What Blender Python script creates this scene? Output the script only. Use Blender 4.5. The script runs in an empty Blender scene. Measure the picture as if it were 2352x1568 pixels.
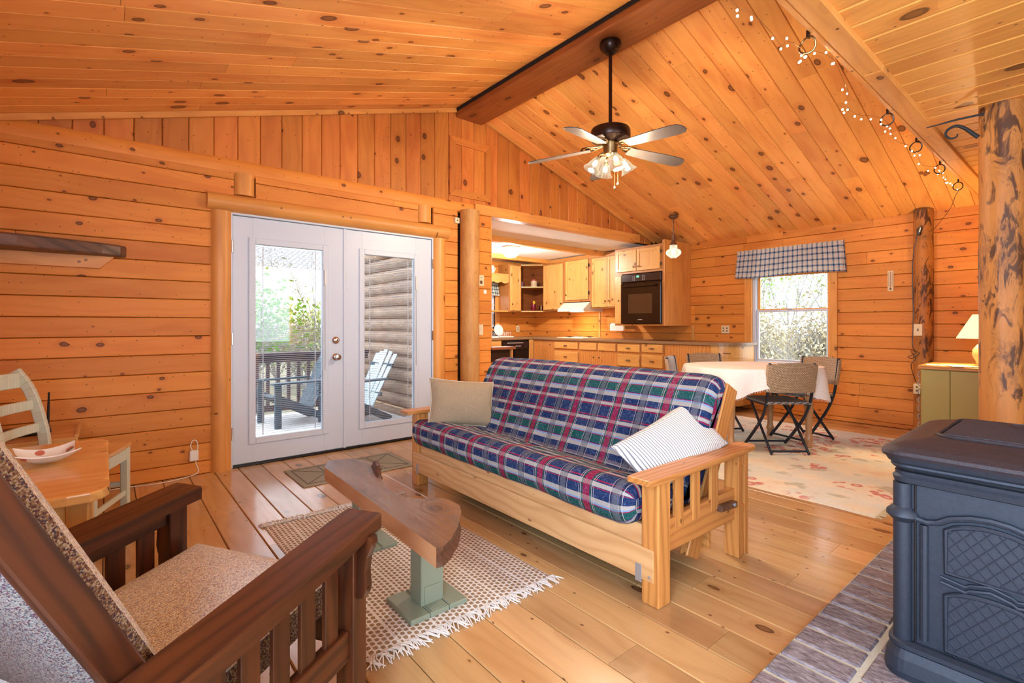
import bpy, bmesh, math, random
from mathutils import Vector, Matrix, Euler, noise as mnoise
random.seed(7)
R = math.radians
scene = bpy.context.scene
COL = scene.collection

# ---------------------------------------------------------------- camera, world, big lights, exposure
cam_d = bpy.data.cameras.new('camera'); cam = bpy.data.objects.new('camera', cam_d); COL.objects.link(cam)
cam.location = (0, 0, 1.17); cam.rotation_euler = (R(90), 0, R(-39.6))
cam_d.sensor_width = 36; cam_d.lens = 1128 / 2352 * 36; cam_d.shift_y = -40 / 2352
cam_d.clip_start = .02; cam_d.clip_end = 400
scene.camera = cam
scene.view_settings.view_transform = 'Standard'; scene.view_settings.look = 'None'
scene.view_settings.exposure = 0.78; scene.view_settings.gamma = 1.0
scene.view_settings.use_curve_mapping = False
try:
    cy = scene.cycles
    cy.use_denoising = True; cy.max_bounces = 6; cy.diffuse_bounces = 3; cy.glossy_bounces = 3
    cy.transparent_max_bounces = 10; cy.use_adaptive_sampling = True; cy.adaptive_threshold = .1; cy.adaptive_min_samples = 16; cy.transmission_bounces = 4
    cy.caustics_reflective = False; cy.caustics_refractive = False; cy.sample_clamp_indirect = 4.0
except Exception:
    pass
world = bpy.data.worlds.new('sky'); scene.world = world; world.use_nodes = True
_bg = world.node_tree.nodes['Background']
_bg.inputs[0].default_value = (.80, .90, 1.0, 1); _bg.inputs[1].default_value = 3.6

def area(name, loc, size, rot, power, color=(1, 1, 1)):
    d = bpy.data.lights.new(name, 'AREA'); d.shape = 'RECTANGLE'; d.size, d.size_y = size
    d.energy = power; d.color = color
    o = bpy.data.objects.new(name, d); COL.objects.link(o); o.location = loc; o.rotation_euler = rot
    return o
# added area lights standing in for daylight at assumed windows behind the camera
area('rear_daylight_fill', (1.4, -2.28, 1.45), (3.4, 1.7), (R(90), 0, R(180)), 250, (.55, .77, 1))
area('side_daylight_fill', (-.84, -.45, 1.45), (1.2, 2.0), (0, R(-90), 0), 105, (.55, .77, 1))

# ---------------------------------------------------------------- helpers
ORG = {}
def org(p):
    return ORG.get(p.name, Vector((0, 0, 0))) if p else Vector((0, 0, 0))
def link(o, parent=None):
    COL.objects.link(o)
    if parent: o.parent = parent
    return o
def props(o, label=None, cat=None, group=None, kind=None):
    if label: o['label'] = label
    if cat: o['category'] = cat
    if group: o['group'] = group
    if kind: o['kind'] = kind
    return o
def thing(name, label, cat, loc=(0, 0, 0), rotz=None, group=None, kind=None):
    o = bpy.data.objects.new(name, None); COL.objects.link(o)
    o.empty_display_size = .05
    o.location = loc
    if rotz is not None: o.rotation_euler = (0, 0, rotz); ORG[o.name] = Vector((0, 0, 0))
    else: ORG[o.name] = Vector(loc)
    return props(o, label, cat, group, kind)
def mobj(name, V, F, mat, parent=None, smooth=False, loc=(0, 0, 0), uv=None, mats=None, fm=None):
    me = bpy.data.meshes.new(name); me.from_pydata([tuple(v) for v in V], [], F)
    if smooth:
        me.polygons.foreach_set('use_smooth', [True] * len(me.polygons)); me.update(); me.set_sharp_from_angle(angle=R(44))
    if uv:
        ul = me.uv_layers.new(name='UVMap')
        for p in me.polygons:
            for li, vi in zip(p.loop_indices, p.vertices):
                ul.data[li].uv = uv[vi] if not callable(uv) else uv(p, vi)
    for m in (mats or [mat]): me.materials.append(m)
    if fm: me.polygons.foreach_set('material_index', fm)
    me.update()
    o = bpy.data.objects.new(name, me); link(o, parent)
    o.location = Vector(loc) - org(parent)
    return o
_bc = {}
def box_geo(sx, sy, sz, bev=.003, seg=1):
    k = (round(sx, 4), round(sy, 4), round(sz, 4), bev, seg)
    if k in _bc: return _bc[k]
    bm = bmesh.new(); bmesh.ops.create_cube(bm, size=1)
    for v in bm.verts: v.co = Vector((v.co.x * sx, v.co.y * sy, v.co.z * sz))
    b = min(bev, .45 * min(sx, sy, sz))
    if b > 0: bmesh.ops.bevel(bm, geom=bm.edges[:], offset=b, segments=seg, affect='EDGES', profile=.6)
    bm.verts.index_update()
    V = [v.co.copy() for v in bm.verts]; F = [[v.index for v in f.verts] for f in bm.faces]
    bm.free(); _bc[k] = (V, F); return V, F
class MB:
    def __init__(s): s.V = []; s.F = []
    def add(s, V, F, M=None):
        o = len(s.V)
        s.V += [M @ Vector(v) if M is not None else Vector(v) for v in V]
        s.F += [[i + o for i in f] for f in F]; return s
    def box(s, lo, hi, bev=.003, seg=1):
        lo, hi = Vector(lo), Vector(hi); d = hi - lo
        V, F = box_geo(*d, bev, seg); return s.add(V, F, Matrix.Translation((lo + hi) / 2))
    def rbox(s, c, size, rot=(0, 0, 0), bev=.003, seg=1):
        V, F = box_geo(*size, bev, seg)
        return s.add(V, F, Matrix.Translation(c) @ Euler(rot).to_matrix().to_4x4())
    def bar(s, a, b, w, t, up=(0, 0, 1), bev=.002):
        a, b = Vector(a), Vector(b); x = (b - a); L = x.length; x.normalize()
        y = Vector(up).cross(x)
        if y.length < 1e-4: y = Vector((0, 1, 0)).cross(x)
        y.normalize(); z = x.cross(y)
        M = Matrix((x, y, z)).transposed().to_4x4(); M.translation = (a + b) / 2
        V, F = box_geo(L, w, t, bev); return s.add(V, F, M)
    def tube(s, path, r, n=8, closed=False, caps=True):
        path = [Vector(p) for p in path]; m = len(path); o = len(s.V)
        rr = r if isinstance(r, (list, tuple)) else [r] * m
        pn = None
        for i, p in enumerate(path):
            if closed: t = path[(i + 1) % m] - path[i - 1]
            else: t = path[min(i + 1, m - 1)] - path[max(i - 1, 0)]
            t.normalize()
            if pn is None:
                pn = t.orthogonal().normalized()
            else:
                pn = (pn - t * pn.dot(t)); pn = pn.normalized() if pn.length > 1e-6 else t.orthogonal().normalized()
            bn = t.cross(pn)
            for k in range(n):
                a = 2 * math.pi * k / n
                s.V.append(p + (pn * math.cos(a) + bn * math.sin(a)) * rr[i])
        for i in range(m if closed else m - 1):
            for k in range(n):
                a = o + i * n + k; b = o + i * n + (k + 1) % n
                c = o + ((i + 1) % m) * n + (k + 1) % n; d = o + ((i + 1) % m) * n + k
                s.F.append([a, b, c, d])
        if caps and not closed:
            s.F.append([o + k for k in range(n)][::-1]); s.F.append([o + (m - 1) * n + k for k in range(n)])
        return s
    def lathe(s, prof, n=20, M=None, caps=True):
        V = []; F = []
        for r, z in prof:
            for k in range(n):
                a = 2 * math.pi * k / n; V.append(Vector((r * math.cos(a), r * math.sin(a), z)))
        for i in range(len(prof) - 1):
            for k in range(n):
                F.append([i * n + k, i * n + (k + 1) % n, (i + 1) * n + (k + 1) % n, (i + 1) * n + k])
        if caps:
            F.append(list(range(n))[::-1]); F.append([(len(prof) - 1) * n + k for k in range(n)])
        return s.add(V, F, M)
    def prism(s, poly, h, M=None, bev=0):
        bm = bmesh.new(); vs = [bm.verts.new((x, y, 0)) for x, y in poly]; f = bm.faces.new(vs)
        if f.normal.z < 0 or True: bm.normal_update()
        if f.normal.z > 0: f.normal_flip()
        r = bmesh.ops.extrude_face_region(bm, geom=[f])
        bmesh.ops.translate(bm, vec=(0, 0, h), verts=[g for g in r['geom'] if isinstance(g, bmesh.types.BMVert)])
        if bev:
            ed = [e for e in bm.edges if abs(e.verts[0].co.z - e.verts[1].co.z) < 1e-6]
            bmesh.ops.bevel(bm, geom=ed, offset=bev, segments=2, affect='EDGES', profile=.6)
        bm.verts.index_update()
        s.add([v.co.copy() for v in bm.verts], [[v.index for v in f.verts] for f in bm.faces], M); bm.free(); return s
    def build(s, name, mat, parent=None, smooth=False, center=True, **k):
        if not s.V: return None
        if center:
            lo = Vector([min(v[i] for v in s.V) for i in range(3)]); hi = Vector([max(v[i] for v in s.V) for i in range(3)])
            c = (lo + hi) / 2
        else: c = Vector((0, 0, 0))
        o = mobj(name, [v - c for v in s.V], s.F, mat, parent, smooth and smooth is not None, c, **k)
        if smooth == 'auto':
            me = o.data
            for e in me.edges: pass
        return o
def box(name, lo, hi, mat, parent=None, bev=.003, seg=1):
    return MB().box(lo, hi, bev, seg).build(name, mat, parent)
def rbox(name, c, size, rot, mat, parent=None, bev=.003):
    V, F = box_geo(*size, bev)
    o = mobj(name, V, F, mat, parent, False, c); o.rotation_euler = rot; return o
def bar(name, a, b, w, t, mat, parent=None, up=(0, 0, 1), bev=.003):
    """a board between two points; its own x axis runs along the grain"""
    a, b = Vector(a), Vector(b); x = (b - a); L = x.length; x.normalize()
    y = Vector(up).cross(x)
    if y.length < 1e-4: y = Vector((0, 1, 0)).cross(x)
    y.normalize(); z = x.cross(y)
    V, F = box_geo(L, w, t, bev)
    o = mobj(name, V, F, mat, parent)
    M = Matrix((x, y, z)).transposed().to_4x4(); M.translation = (a + b) / 2 - org(parent)
    o.matrix_local = M; return o
def clone(root, loc, rotz=None, label=None):
    c = root.copy(); COL.objects.link(c); c.location = loc
    if rotz is not None: c.rotation_euler = (0, 0, rotz)
    if label: c['label'] = label
    for ch in root.children:
        d = ch.copy(); COL.objects.link(d); d.parent = c
        for g in ch.children:
            e = g.copy(); COL.objects.link(e); e.parent = d
    return c
def catmull(P, sub=5, closed=False):
    P = [Vector(p) for p in P]; n = len(P); out = []
    for i in range(n if closed else n - 1):
        g = (lambda j: P[j % n]) if closed else (lambda j: P[max(0, min(n - 1, j))])
        p0, p1, p2, p3 = g(i - 1), g(i), g(i + 1), g(i + 2)
        for k in range(sub):
            t = k / sub
            out.append(.5 * ((2 * p1) + (p2 - p0) * t + (2 * p0 - 5 * p1 + 4 * p2 - p3) * t * t + (3 * p1 - p0 - 3 * p2 + p3) * t ** 3))
    if not closed: out.append(P[-1])
    return out
_pc = {}
def plank_geo(L, W, T, ch):
    """a board with chamfered long edges: x along the grain, face towards +z"""
    pr = [(0, 0), (W, 0), (W, T - ch), (W - ch, T), (ch, T), (0, T - ch)]
    V = [(0, y, z) for y, z in pr] + [(L, y, z) for y, z in pr]
    F = [[i, (i + 1) % 6, 6 + (i + 1) % 6, 6 + i] for i in range(6)]
    F += [list(range(6))[::-1], list(range(6, 12))]
    F = [f[::-1] for f in F]
    return V, F
def plank(name, parent, o, ex, ey, L, W, T, mat, ch=.005):
    k = (round(L, 4), round(W, 4), T, ch, mat.name)
    me = _pc.get(k)
    if me is None:
        V, F = plank_geo(L, W, T, ch); me = bpy.data.meshes.new(name); me.from_pydata(V, [], F); me.materials.append(mat); me.update(); _pc[k] = me
    ob = bpy.data.objects.new(name, me); link(ob, parent)
    ex, ey = Vector(ex).normalized(), Vector(ey).normalized(); ez = ex.cross(ey)
    M = Matrix((ex, ey, ez)).transposed().to_4x4(); M.translation = Vector(o); ob.matrix_local = M
    return ob
# ---------------------------------------------------------------- materials
def srgb(r, g, b):
    f = lambda c: c / 12.92 if c <= .04045 else ((c + .055) / 1.055) ** 2.4
    return (f(r / 255), f(g / 255), f(b / 255), 1)
class G:
    def __init__(s, t): s.t = t
    def n(s, typ, ins=None, **pr):
        nd = s.t.nodes.new(typ)
        for k, v in pr.items(): setattr(nd, k, v)
        for k, v in (ins or {}).items():
            sk = nd.inputs[k]
            if isinstance(v, bpy.types.NodeSocket): s.t.links.new(v, sk)
            else: sk.default_value = v
        return nd
    def m(s, op, a, b=0., c=0., clamp=False):
        return s.n('ShaderNodeMath', {0: a, 1: b, 2: c}, operation=op, use_clamp=clamp).outputs[0]
    def mix(s, f, a, b, bt='MIX'):
        return s.n('ShaderNodeMix', {0: f, 6: a, 7: b}, data_type='RGBA', blend_type=bt).outputs[2]
    def sep(s, v): return s.n('ShaderNodeSeparateXYZ', {0: v}).outputs
    def comb(s, x, y, z=0.): return s.n('ShaderNodeCombineXYZ', {0: x, 1: y, 2: z}).outputs[0]
    def noise(s, v, scale=1., detail=2., rough=.5, dist=0., dim='3D'):
        return s.n('ShaderNodeTexNoise', {'Vector': v, 'Scale': scale, 'Detail': detail, 'Roughness': rough, 'Distortion': dist}, noise_dimensions=dim).outputs[0]
    def smooth(s, x, a, b, lo=0., hi=1.):
        return s.n('ShaderNodeMapRange', {0: x, 1: a, 2: b, 3: lo, 4: hi}, interpolation_type='SMOOTHSTEP').outputs[0]
    def lin(s, x, a, b, lo=0., hi=1.):
        return s.n('ShaderNodeMapRange', {0: x, 1: a, 2: b, 3: lo, 4: hi}).outputs[0]
    def ramp(s, f, stops, interp='LINEAR'):
        nd = s.n('ShaderNodeValToRGB', {0: f}); r = nd.color_ramp; r.interpolation = interp
        while len(r.elements) > 1: r.elements.remove(r.elements[-1])
        r.elements[0].position = stops[0][0]; r.elements[0].color = stops[0][1]
        for p, c in stops[1:]:
            e = r.elements.new(p); e.color = c
        return nd.outputs
def newmat(name):
    m = bpy.data.materials.new(name); m.use_nodes = True
    g = G(m.node_tree); b = m.node_tree.nodes['Principled BSDF']; return m, g, b
def setin(g, b, **k):
    for n, v in k.items():
        sk = b.inputs[n.replace('_', ' ')]
        if isinstance(v, bpy.types.NodeSocket): g.t.links.new(v, sk)
        else: sk.default_value = v
MC = {}
def plain(name, col, rough=.5, metal=0., spec=.5, var=0., vs=30., bump=0., bs=200., emit=None, est=0.):
    if name in MC: return MC[name]
    m, g, b = newmat(name)
    setin(g, b, Base_Color=col, Roughness=rough, Metallic=metal, Specular_IOR_Level=spec)
    tc = g.n('ShaderNodeTexCoord').outputs['Object']
    if var:
        f = g.noise(tc, vs, 3.)
        c2 = tuple(max(0, x * (1 - var)) for x in col[:3]) + (1,); c1 = tuple(min(1, x * (1 + var * .6)) for x in col[:3]) + (1,)
        setin(g, b, Base_Color=g.mix(f, c1, c2))
    if bump:
        nz = g.noise(tc, bs, 2.)
        bp = g.n('ShaderNodeBump', {'Height': nz, 'Strength': bump, 'Distance': .002}); setin(g, b, Normal=bp.outputs[0])
    if emit: setin(g, b, Emission_Color=emit, Emission_Strength=est)
    MC[name] = m; return m
# wood: one node group that every timber material shares
wg = bpy.data.node_groups.new('timber', 'ShaderNodeTree')
for nm, ty in (('Vector', 'NodeSocketVector'), ('Rnd', 'NodeSocketFloat'), ('Light', 'NodeSocketColor'), ('Dark', 'NodeSocketColor'), ('Red', 'NodeSocketColor'), ('Knot', 'NodeSocketColor'),
               ('KnotSize', 'NodeSocketFloat'), ('KnotX', 'NodeSocketFloat'), ('KnotY', 'NodeSocketFloat'), ('Rings', 'NodeSocketFloat'), ('RingAmt', 'NodeSocketFloat'), ('Streak', 'NodeSocketFloat'), ('Tint', 'NodeSocketFloat')):
    wg.interface.new_socket(nm, in_out='INPUT', socket_type=ty)
wg.interface.new_socket('Color', in_out='OUTPUT', socket_type='NodeSocketColor')
wg.interface.new_socket('Fac', in_out='OUTPUT', socket_type='NodeSocketFloat')
def _build_wood():
    g = G(wg); I = g.n('NodeGroupInput').outputs; O = g.n('NodeGroupOutput')
    gx, gy, gz = g.sep(I['Vector'])
    rnd = I['Rnd']
    g0 = g.m('MULTIPLY_ADD', rnd, 37.7, gx); p0 = g.m('ADD', g.m('MULTIPLY_ADD', rnd, 13.1, gy), g.m('MULTIPLY', gz, .83))
    w = g.m('SUBTRACT', g.noise(g.comb(g.m('MULTIPLY', g0, .9), g.m('MULTIPLY', p0, 4.)), 1., 2.), .5)
    kv = g.comb(g.m('MULTIPLY_ADD', w, .25, g.m('MULTIPLY', g0, I['KnotX'])), g.m('MULTIPLY_ADD', w, .3, g.m('MULTIPLY', p0, I['KnotY'])))
    vo = g.n('ShaderNodeTexVoronoi', {'Vector': kv, 'Scale': 1., 'Randomness': 1.}, voronoi_dimensions='2D', feature='F1')
    d = vo.outputs['Distance']; cr = g.sep(vo.outputs['Color'])[0]
    size = g.m('MULTIPLY', g.m('POWER', g.lin(cr, .52, 1., 0., 1.), 1.6), I['KnotSize'])
    s1 = g.m('MULTIPLY_ADD', size, 1., .0001)
    q = g.m('DIVIDE', d, s1)
    core = g.smooth(q, 1.0, .72); edge = g.m('MULTIPLY', g.smooth(q, 1.25, 1.0), g.smooth(q, .55, .95))
    vs = g.n('ShaderNodeTexVoronoi', {'Vector': g.n('ShaderNodeVectorMath', {0: kv, 1: (3.1, 2.6, 1)}, operation='MULTIPLY').outputs[0], 'Scale': 1., 'Randomness': 1.}, voronoi_dimensions='2D', feature='F1')
    speck = g.m('MULTIPLY', g.smooth(vs.outputs['Distance'], .085, .05), g.m('MULTIPLY', g.m('GREATER_THAN', g.sep(vs.outputs['Color'])[1], .86), g.m('GREATER_THAN', I['KnotSize'], .05)))
    halo = g.m('MULTIPLY', g.smooth(q, 3.6, .9), g.m('GREATER_THAN', size, .002))
    rc = g.m('ADD', g.m('MULTIPLY', p0, I['Rings']), g.m('ADD', g.m('MULTIPLY', w, 5.5), g.m('MULTIPLY', halo, 1.6)))
    ring = g.m('MULTIPLY_ADD', g.m('SINE', g.m('MULTIPLY', rc, 6.283)), .5, .5); ring = g.m('POWER', ring, 2.2)
    st = g.noise(g.comb(g.m('MULTIPLY', g0, 3.), g.m('MULTIPLY', p0, 90.)), 1., 2.5, .6)
    lo = g.noise(g.comb(g.m('MULTIPLY', g0, 1.6), g.m('MULTIPLY', p0, 7.), 3.3), 1., 2.)
    f = g.m('ADD', g.m('MULTIPLY', ring, I['RingAmt']), g.m('MULTIPLY', g.m('SUBTRACT', st, .42), I['Streak']), clamp=True)
    c = g.mix(f, I['Light'], I['Dark'])
    c = g.mix(g.m('MULTIPLY', g.smooth(lo, .45, .75), .55), c, I['Red'])
    c = g.mix(g.m('MULTIPLY', halo, .5), c, I['Red'])
    c = g.mix(g.m('MULTIPLY', core, .70), c, I['Knot'])
    c = g.mix(g.m('MULTIPLY', edge, .8), c, (.012, .006, .004, 1))
    c = g.mix(g.m('MULTIPLY', speck, .75), c, I['Knot'])
    tv = g.m('MULTIPLY_ADD', g.m('SUBTRACT', g.m('FRACT', g.m('MULTIPLY', rnd, 91.7)), .5), I['Tint'], 1.)
    c = g.n('ShaderNodeHueSaturation', {'Hue': g.m('MULTIPLY_ADD', g.m('SUBTRACT', g.m('FRACT', g.m('MULTIPLY', rnd, 57.3)), .5), g.m('MULTIPLY', I['Tint'], .022), .5), 'Saturation': 1., 'Value': tv, 'Fac': 1., 'Color': c}).outputs[0]
    g.t.links.new(c, O.inputs[0]); g.t.links.new(f, O.inputs[1])
_build_wood()
SP = {}
def species(name, light, dark, red, knot, ks=.11, kx=3.2, ky=6., rings=26., ra=.35, streak=.5, tint=.3, rough=.42, spec=.5, coat=0.):
    SP[name] = dict(Light=light, Dark=dark, Red=red, Knot=knot, KnotSize=ks, KnotX=kx, KnotY=ky, Rings=rings, RingAmt=ra, Streak=streak, Tint=tint, _r=rough, _s=spec, _c=coat)
def W(name, axis='x'):
    k = name + '_' + axis
    if k in MC: return MC[k]
    p = SP[name]; m, g, b = newmat(k)
    v = g.n('ShaderNodeTexCoord').outputs['Object']; x, y, z = g.sep(v)
    v = {'x': v, 'y': g.comb(y, x, z), 'z': g.comb(z, x, y)}[axis]
    rnd = g.n('ShaderNodeObjectInfo').outputs['Random']
    grp = g.n('ShaderNodeGroup', node_tree=wg); g.t.links.new(v, grp.inputs['Vector']); g.t.links.new(rnd, grp.inputs['Rnd'])
    for kk, vv in p.items():
        if kk[0] != '_': grp.inputs[kk].default_value = vv
    setin(g, b, Base_Color=grp.outputs[0], Roughness=g.m('MULTIPLY_ADD', grp.outputs[1], .15, p['_r']), Specular_IOR_Level=p['_s'])
    if p['_c']: setin(g, b, Coat_Weight=p['_c'], Coat_Roughness=.12)
    MC[k] = m; return m
KN = srgb(84, 40, 18)
species('wall', (.74, .275, .050, 1), (.54, .160, .024, 1), (.56, .160, .026, 1), KN, ks=.13, kx=5.2, ky=8., rings=14, ra=.20, streak=.35, tint=.22, rough=.5, spec=.3)
species('gable', (.62, .205, .040, 1), (.42, .115, .019, 1), (.42, .10, .018, 1), KN, ks=.16, kx=4.6, ky=6.5, rings=12, ra=.3, streak=.3, tint=.35, rough=.45, spec=.35)
species('ceil', (.88, .395, .105, 1), (.70, .255, .056, 1), (.68, .21, .048, 1), KN, ks=.17, kx=3.8, ky=6.5, rings=11, ra=.25, streak=.3, tint=.30, rough=.42, spec=.4)
species('floor', (.57, .335, .142, 1), (.38, .190, .066, 1), (.37, .17, .058, 1), srgb(78, 36, 20), ks=.12, kx=2.8, ky=5.5, rings=13, ra=.26, streak=.55, tint=.34, rough=.19, spec=.9)
species('beam', (.30, .088, .020, 1), (.17, .044, .010, 1), (.18, .04, .010, 1), srgb(70, 34, 18), ks=.10, kx=2., ky=4., rings=12, ra=.3, streak=.5, tint=.1, rough=.4)
species('trim', (.76, .33, .080, 1), (.50, .185, .042, 1), (.50, .185, .044, 1), KN, ks=.09, kx=2.4, ky=4., rings=14, ra=.25, streak=.3, tint=.15, rough=.4, spec=.4)
species('loft', (.80, .37, .085, 1), (.54, .22, .045, 1), (.54, .19, .042, 1), KN, ks=.18, kx=3.4, ky=5., rings=22, ra=.2, streak=.45, tint=.2, rough=.33)
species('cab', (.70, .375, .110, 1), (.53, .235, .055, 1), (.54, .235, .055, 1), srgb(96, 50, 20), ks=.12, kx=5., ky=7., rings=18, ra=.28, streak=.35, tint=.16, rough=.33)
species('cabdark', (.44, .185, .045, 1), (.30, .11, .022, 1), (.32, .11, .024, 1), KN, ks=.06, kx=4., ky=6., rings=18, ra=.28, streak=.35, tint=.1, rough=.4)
species('futon', (.74, .44, .20, 1), (.55, .26, .095, 1), (.60, .29, .115, 1), srgb(128, 74, 42), ks=.07, kx=1.4, ky=5., rings=24, ra=.55, streak=.35, tint=.12, rough=.38)
species('futonside', (.62, .270, .072, 1), (.38, .13, .028, 1), (.48, .185, .045, 1), srgb(90, 44, 20), ks=.06, kx=2., ky=5., rings=30, ra=.6, streak=.4, tint=.12, rough=.34)
species('oak', (.082, .021, .0065, 1), (.009, .003, .002, 1), (.034, .008, .003, 1), (.02, .008, .005, 1), ks=.0, kx=1., ky=3., rings=24, ra=.5, streak=1.0, tint=.12, rough=.30, spec=.45, coat=.08)
species('table', (.78, .42, .135, 1), (.50, .21, .052, 1), (.52, .22, .055, 1), srgb(90, 44, 22), ks=.09, kx=2.2, ky=4.5, rings=14, ra=.35, streak=.4, tint=.12, rough=.18, spec=.6, coat=.3)
species('slab', (.21, .105, .052, 1), (.050, .020, .010, 1), (.10, .036, .014, 1), (.05, .022, .012, 1), ks=.10, kx=2., ky=3., rings=9, ra=.5, streak=1.3, tint=.0, rough=.24, spec=.6)
species('slabside', (.52, .25, .115, 1), (.36, .14, .06, 1), (.40, .16, .07, 1), (.12, .05, .03, 1), ks=.06, kx=2., ky=3., rings=10, ra=.4, streak=.5, tint=.0, rough=.4)
species('bark', (.11, .045, .024, 1), (.035, .014, .009, 1), (.15, .06, .024, 1), (.03, .015, .01, 1), ks=.05, kx=9., ky=9., rings=40, ra=.5, streak=1.2, tint=.0, rough=.5)
species('shelf', (.14, .062, .034, 1), (.045, .022, .016, 1), (.20, .075, .028, 1), (.03, .02, .015, 1), ks=.1, kx=3., ky=3., rings=14, ra=.6, streak=1.1, tint=.0, rough=.4)
species('dine', (.50, .25, .10, 1), (.36, .155, .055, 1), (.38, .16, .055, 1), KN, ks=.03, kx=2., ky=5., rings=20, ra=.3, streak=.4, tint=.1, rough=.35)
species('outlog', (.30, .19, .125, 1), (.17, .10, .065, 1), (.24, .13, .075, 1), (.06, .035, .025, 1), ks=.08, kx=2.5, ky=5., rings=14, ra=.5, streak=.7, tint=.25, rough=.7)
# peeled log with dark bark stains
def log_mat(name, light, dark, amt, sc=1.):
    m, g, b = newmat(name); v = g.n('ShaderNodeTexCoord').outputs['Object']; x, y, z = g.sep(v)
    q = g.comb(g.m('MULTIPLY', x, 14 * sc), g.m('MULTIPLY', y, 14 * sc), g.m('MULTIPLY', z, 5 * sc))
    n1 = g.noise(q, 1., 3., .6, 1.6); q2 = g.comb(g.m('MULTIPLY', x, 34 * sc), g.m('MULTIPLY', y, 34 * sc), g.m('MULTIPLY', z, 4 * sc))
    n2 = g.noise(q2, 1., 3., .6, .8); big = g.noise(v, 2.3 * sc, 2.)
    rg = g.m('MULTIPLY_ADD', g.m('SINE', g.m('MULTIPLY', n1, 46.)), .5, .5)
    f = g.m('MULTIPLY', g.smooth(g.m('ADD', n1, g.m('MULTIPLY', g.m('SUBTRACT', big, .5), .9)), .5, .66), amt)
    f2 = g.m('MULTIPLY', g.m('MULTIPLY', rg, g.smooth(big, .42, .62)), .55 * amt)
    c = g.mix(n2, light, tuple(t * .62 for t in light[:3]) + (1,))
    c = g.mix(g.m('MAXIMUM', f, f2), c, dark)
    bp = g.n('ShaderNodeBump', {'Height': g.m('ADD', n1, g.m('MULTIPLY', n2, .4)), 'Strength': .5, 'Distance': .008})
    setin(g, b, Base_Color=c, Roughness=.5, Specular_IOR_Level=.3, Normal=bp.outputs[0]); MC[name] = m; return m
LOG1 = log_mat('log_pale', (.68, .34, .105, 1), (.42, .17, .045, 1), .5)
LOG2 = log_mat('log_stained', (.54, .205, .045, 1), (.055, .021, .011, 1), .92)
LOGY = log_mat('log_smooth', (.70, .36, .115, 1), (.58, .25, .065, 1), .35, .5)
# plaid futon cover
def stripes(g, x, per, segs, base):
    f = g.m('FRACT', g.m('DIVIDE', x, per)); st = []
    for a, b_, c in segs:
        st.append((a / per, c)); st.append((b_ / per, base))
    st.sort(key=lambda t: t[0]); out = []
    if st[0][0] > 0: out.append((0, base))
    for p, c in st:
        if out and abs(out[-1][0] - p) < 1e-4: out[-1] = (p, c)
        else: out.append((p, c))
    return g.ramp(f, out, 'CONSTANT')
def plaid():
    m, g, b = newmat('plaid_cover'); uv = g.n('ShaderNodeUVMap').outputs[0]; u, v, _ = g.sep(uv)
    navy = (.009, .026, .095, 1); green = (.006, .075, .070, 1); cream = (.45, .425, .38, 1); red = (.26, .006, .042, 1); grey = (.10, .105, .125, 1); ltb = (.20, .33, .55, 1)
    hz = stripes(g, v, .33, [(0, .046, green), (.046, .051, red), (.051, .060, ltb), (.060, .080, cream), (.122, .126, red), (.128, .148, cream), (.154, .161, red), (.222, .230, red), (.232, .250, cream), (.251, .255, red), (.290, .312, cream), (.312, .322, ltb), (.322, .326, red)], navy)[0]
    ca = (1, 1, 1, 1); z = (0, 0, 0, 1); h = lambda t: (t, t, t, 1)
    segs = [(.004, .007, cream), (.014, .017, cream), (.019, .028, (.012, .06, .05, 1)), (.030, .068, red), (.070, .079, (.012, .06, .05, 1)), (.081, .084, cream), (.091, .094, cream), (.166, .169, cream), (.173, .177, (.02, .02, .03, 1)), (.180, .212, grey), (.215, .219, (.02, .02, .03, 1)), (.223, .226, cream)]
    vc = stripes(g, u, .31, segs, navy)[0]
    va = stripes(g, u, .31, [(a, b_, h(.85 if c != grey else .72)) for a, b_, c in segs], z)[0]
    red_on_light = g.mix(va, hz, vc)
    lum = g.n('ShaderNodeRGBToBW', {0: hz}).outputs[0]
    c = g.mix(g.m('MULTIPLY', g.smooth(lum, .2, .5), .45), red_on_light, g.mix(.45, hz, vc))
    sw = g.noise(g.comb(g.m('MULTIPLY', u, 1), g.m('MULTIPLY', v, 1)), 34., 1.5, .5, 2.2, '2D')
    c = g.mix(g.m('MULTIPLY', g.smooth(g.m('ABSOLUTE', g.m('SUBTRACT', sw, .5)), .05, .01), .22), c, (.25, .33, .55, 1))
    tw = g.noise(uv, 420., 1., .5, 0., '2D')
    bp = g.n('ShaderNodeBump', {'Height': tw, 'Strength': .25, 'Distance': .0015})
    setin(g, b, Base_Color=c, Roughness=.8, Specular_IOR_Level=.12, Normal=bp.outputs[0]); return m
PLAID = plaid()
def woven(name, cols, scale, bump=.6, rough=.9, stretch=(1, 1, 1), dist=.003):
    m, g, b = newmat(name); v = g.n('ShaderNodeTexCoord').outputs['Object']; x, y, z = g.sep(v)
    vo = g.n('ShaderNodeTexVoronoi', {'Vector': g.comb(g.m('MULTIPLY', x, stretch[0]), g.m('MULTIPLY', y, stretch[1]), g.m('MULTIPLY', z, stretch[2])), 'Scale': scale, 'Randomness': .55})
    r = g.sep(vo.outputs['Color'])[0]
    st = [(i / len(cols), c) for i, c in enumerate(cols)]
    c = g.ramp(r, st, 'CONSTANT')[0]
    bp = g.n('ShaderNodeBump', {'Height': g.m('SUBTRACT', 1., vo.outputs['Distance']), 'Strength': bump, 'Distance': dist})
    setin(g, b, Base_Color=c, Roughness=rough, Specular_IOR_Level=.2, Normal=bp.outputs[0]); MC[name] = m; return m
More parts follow.
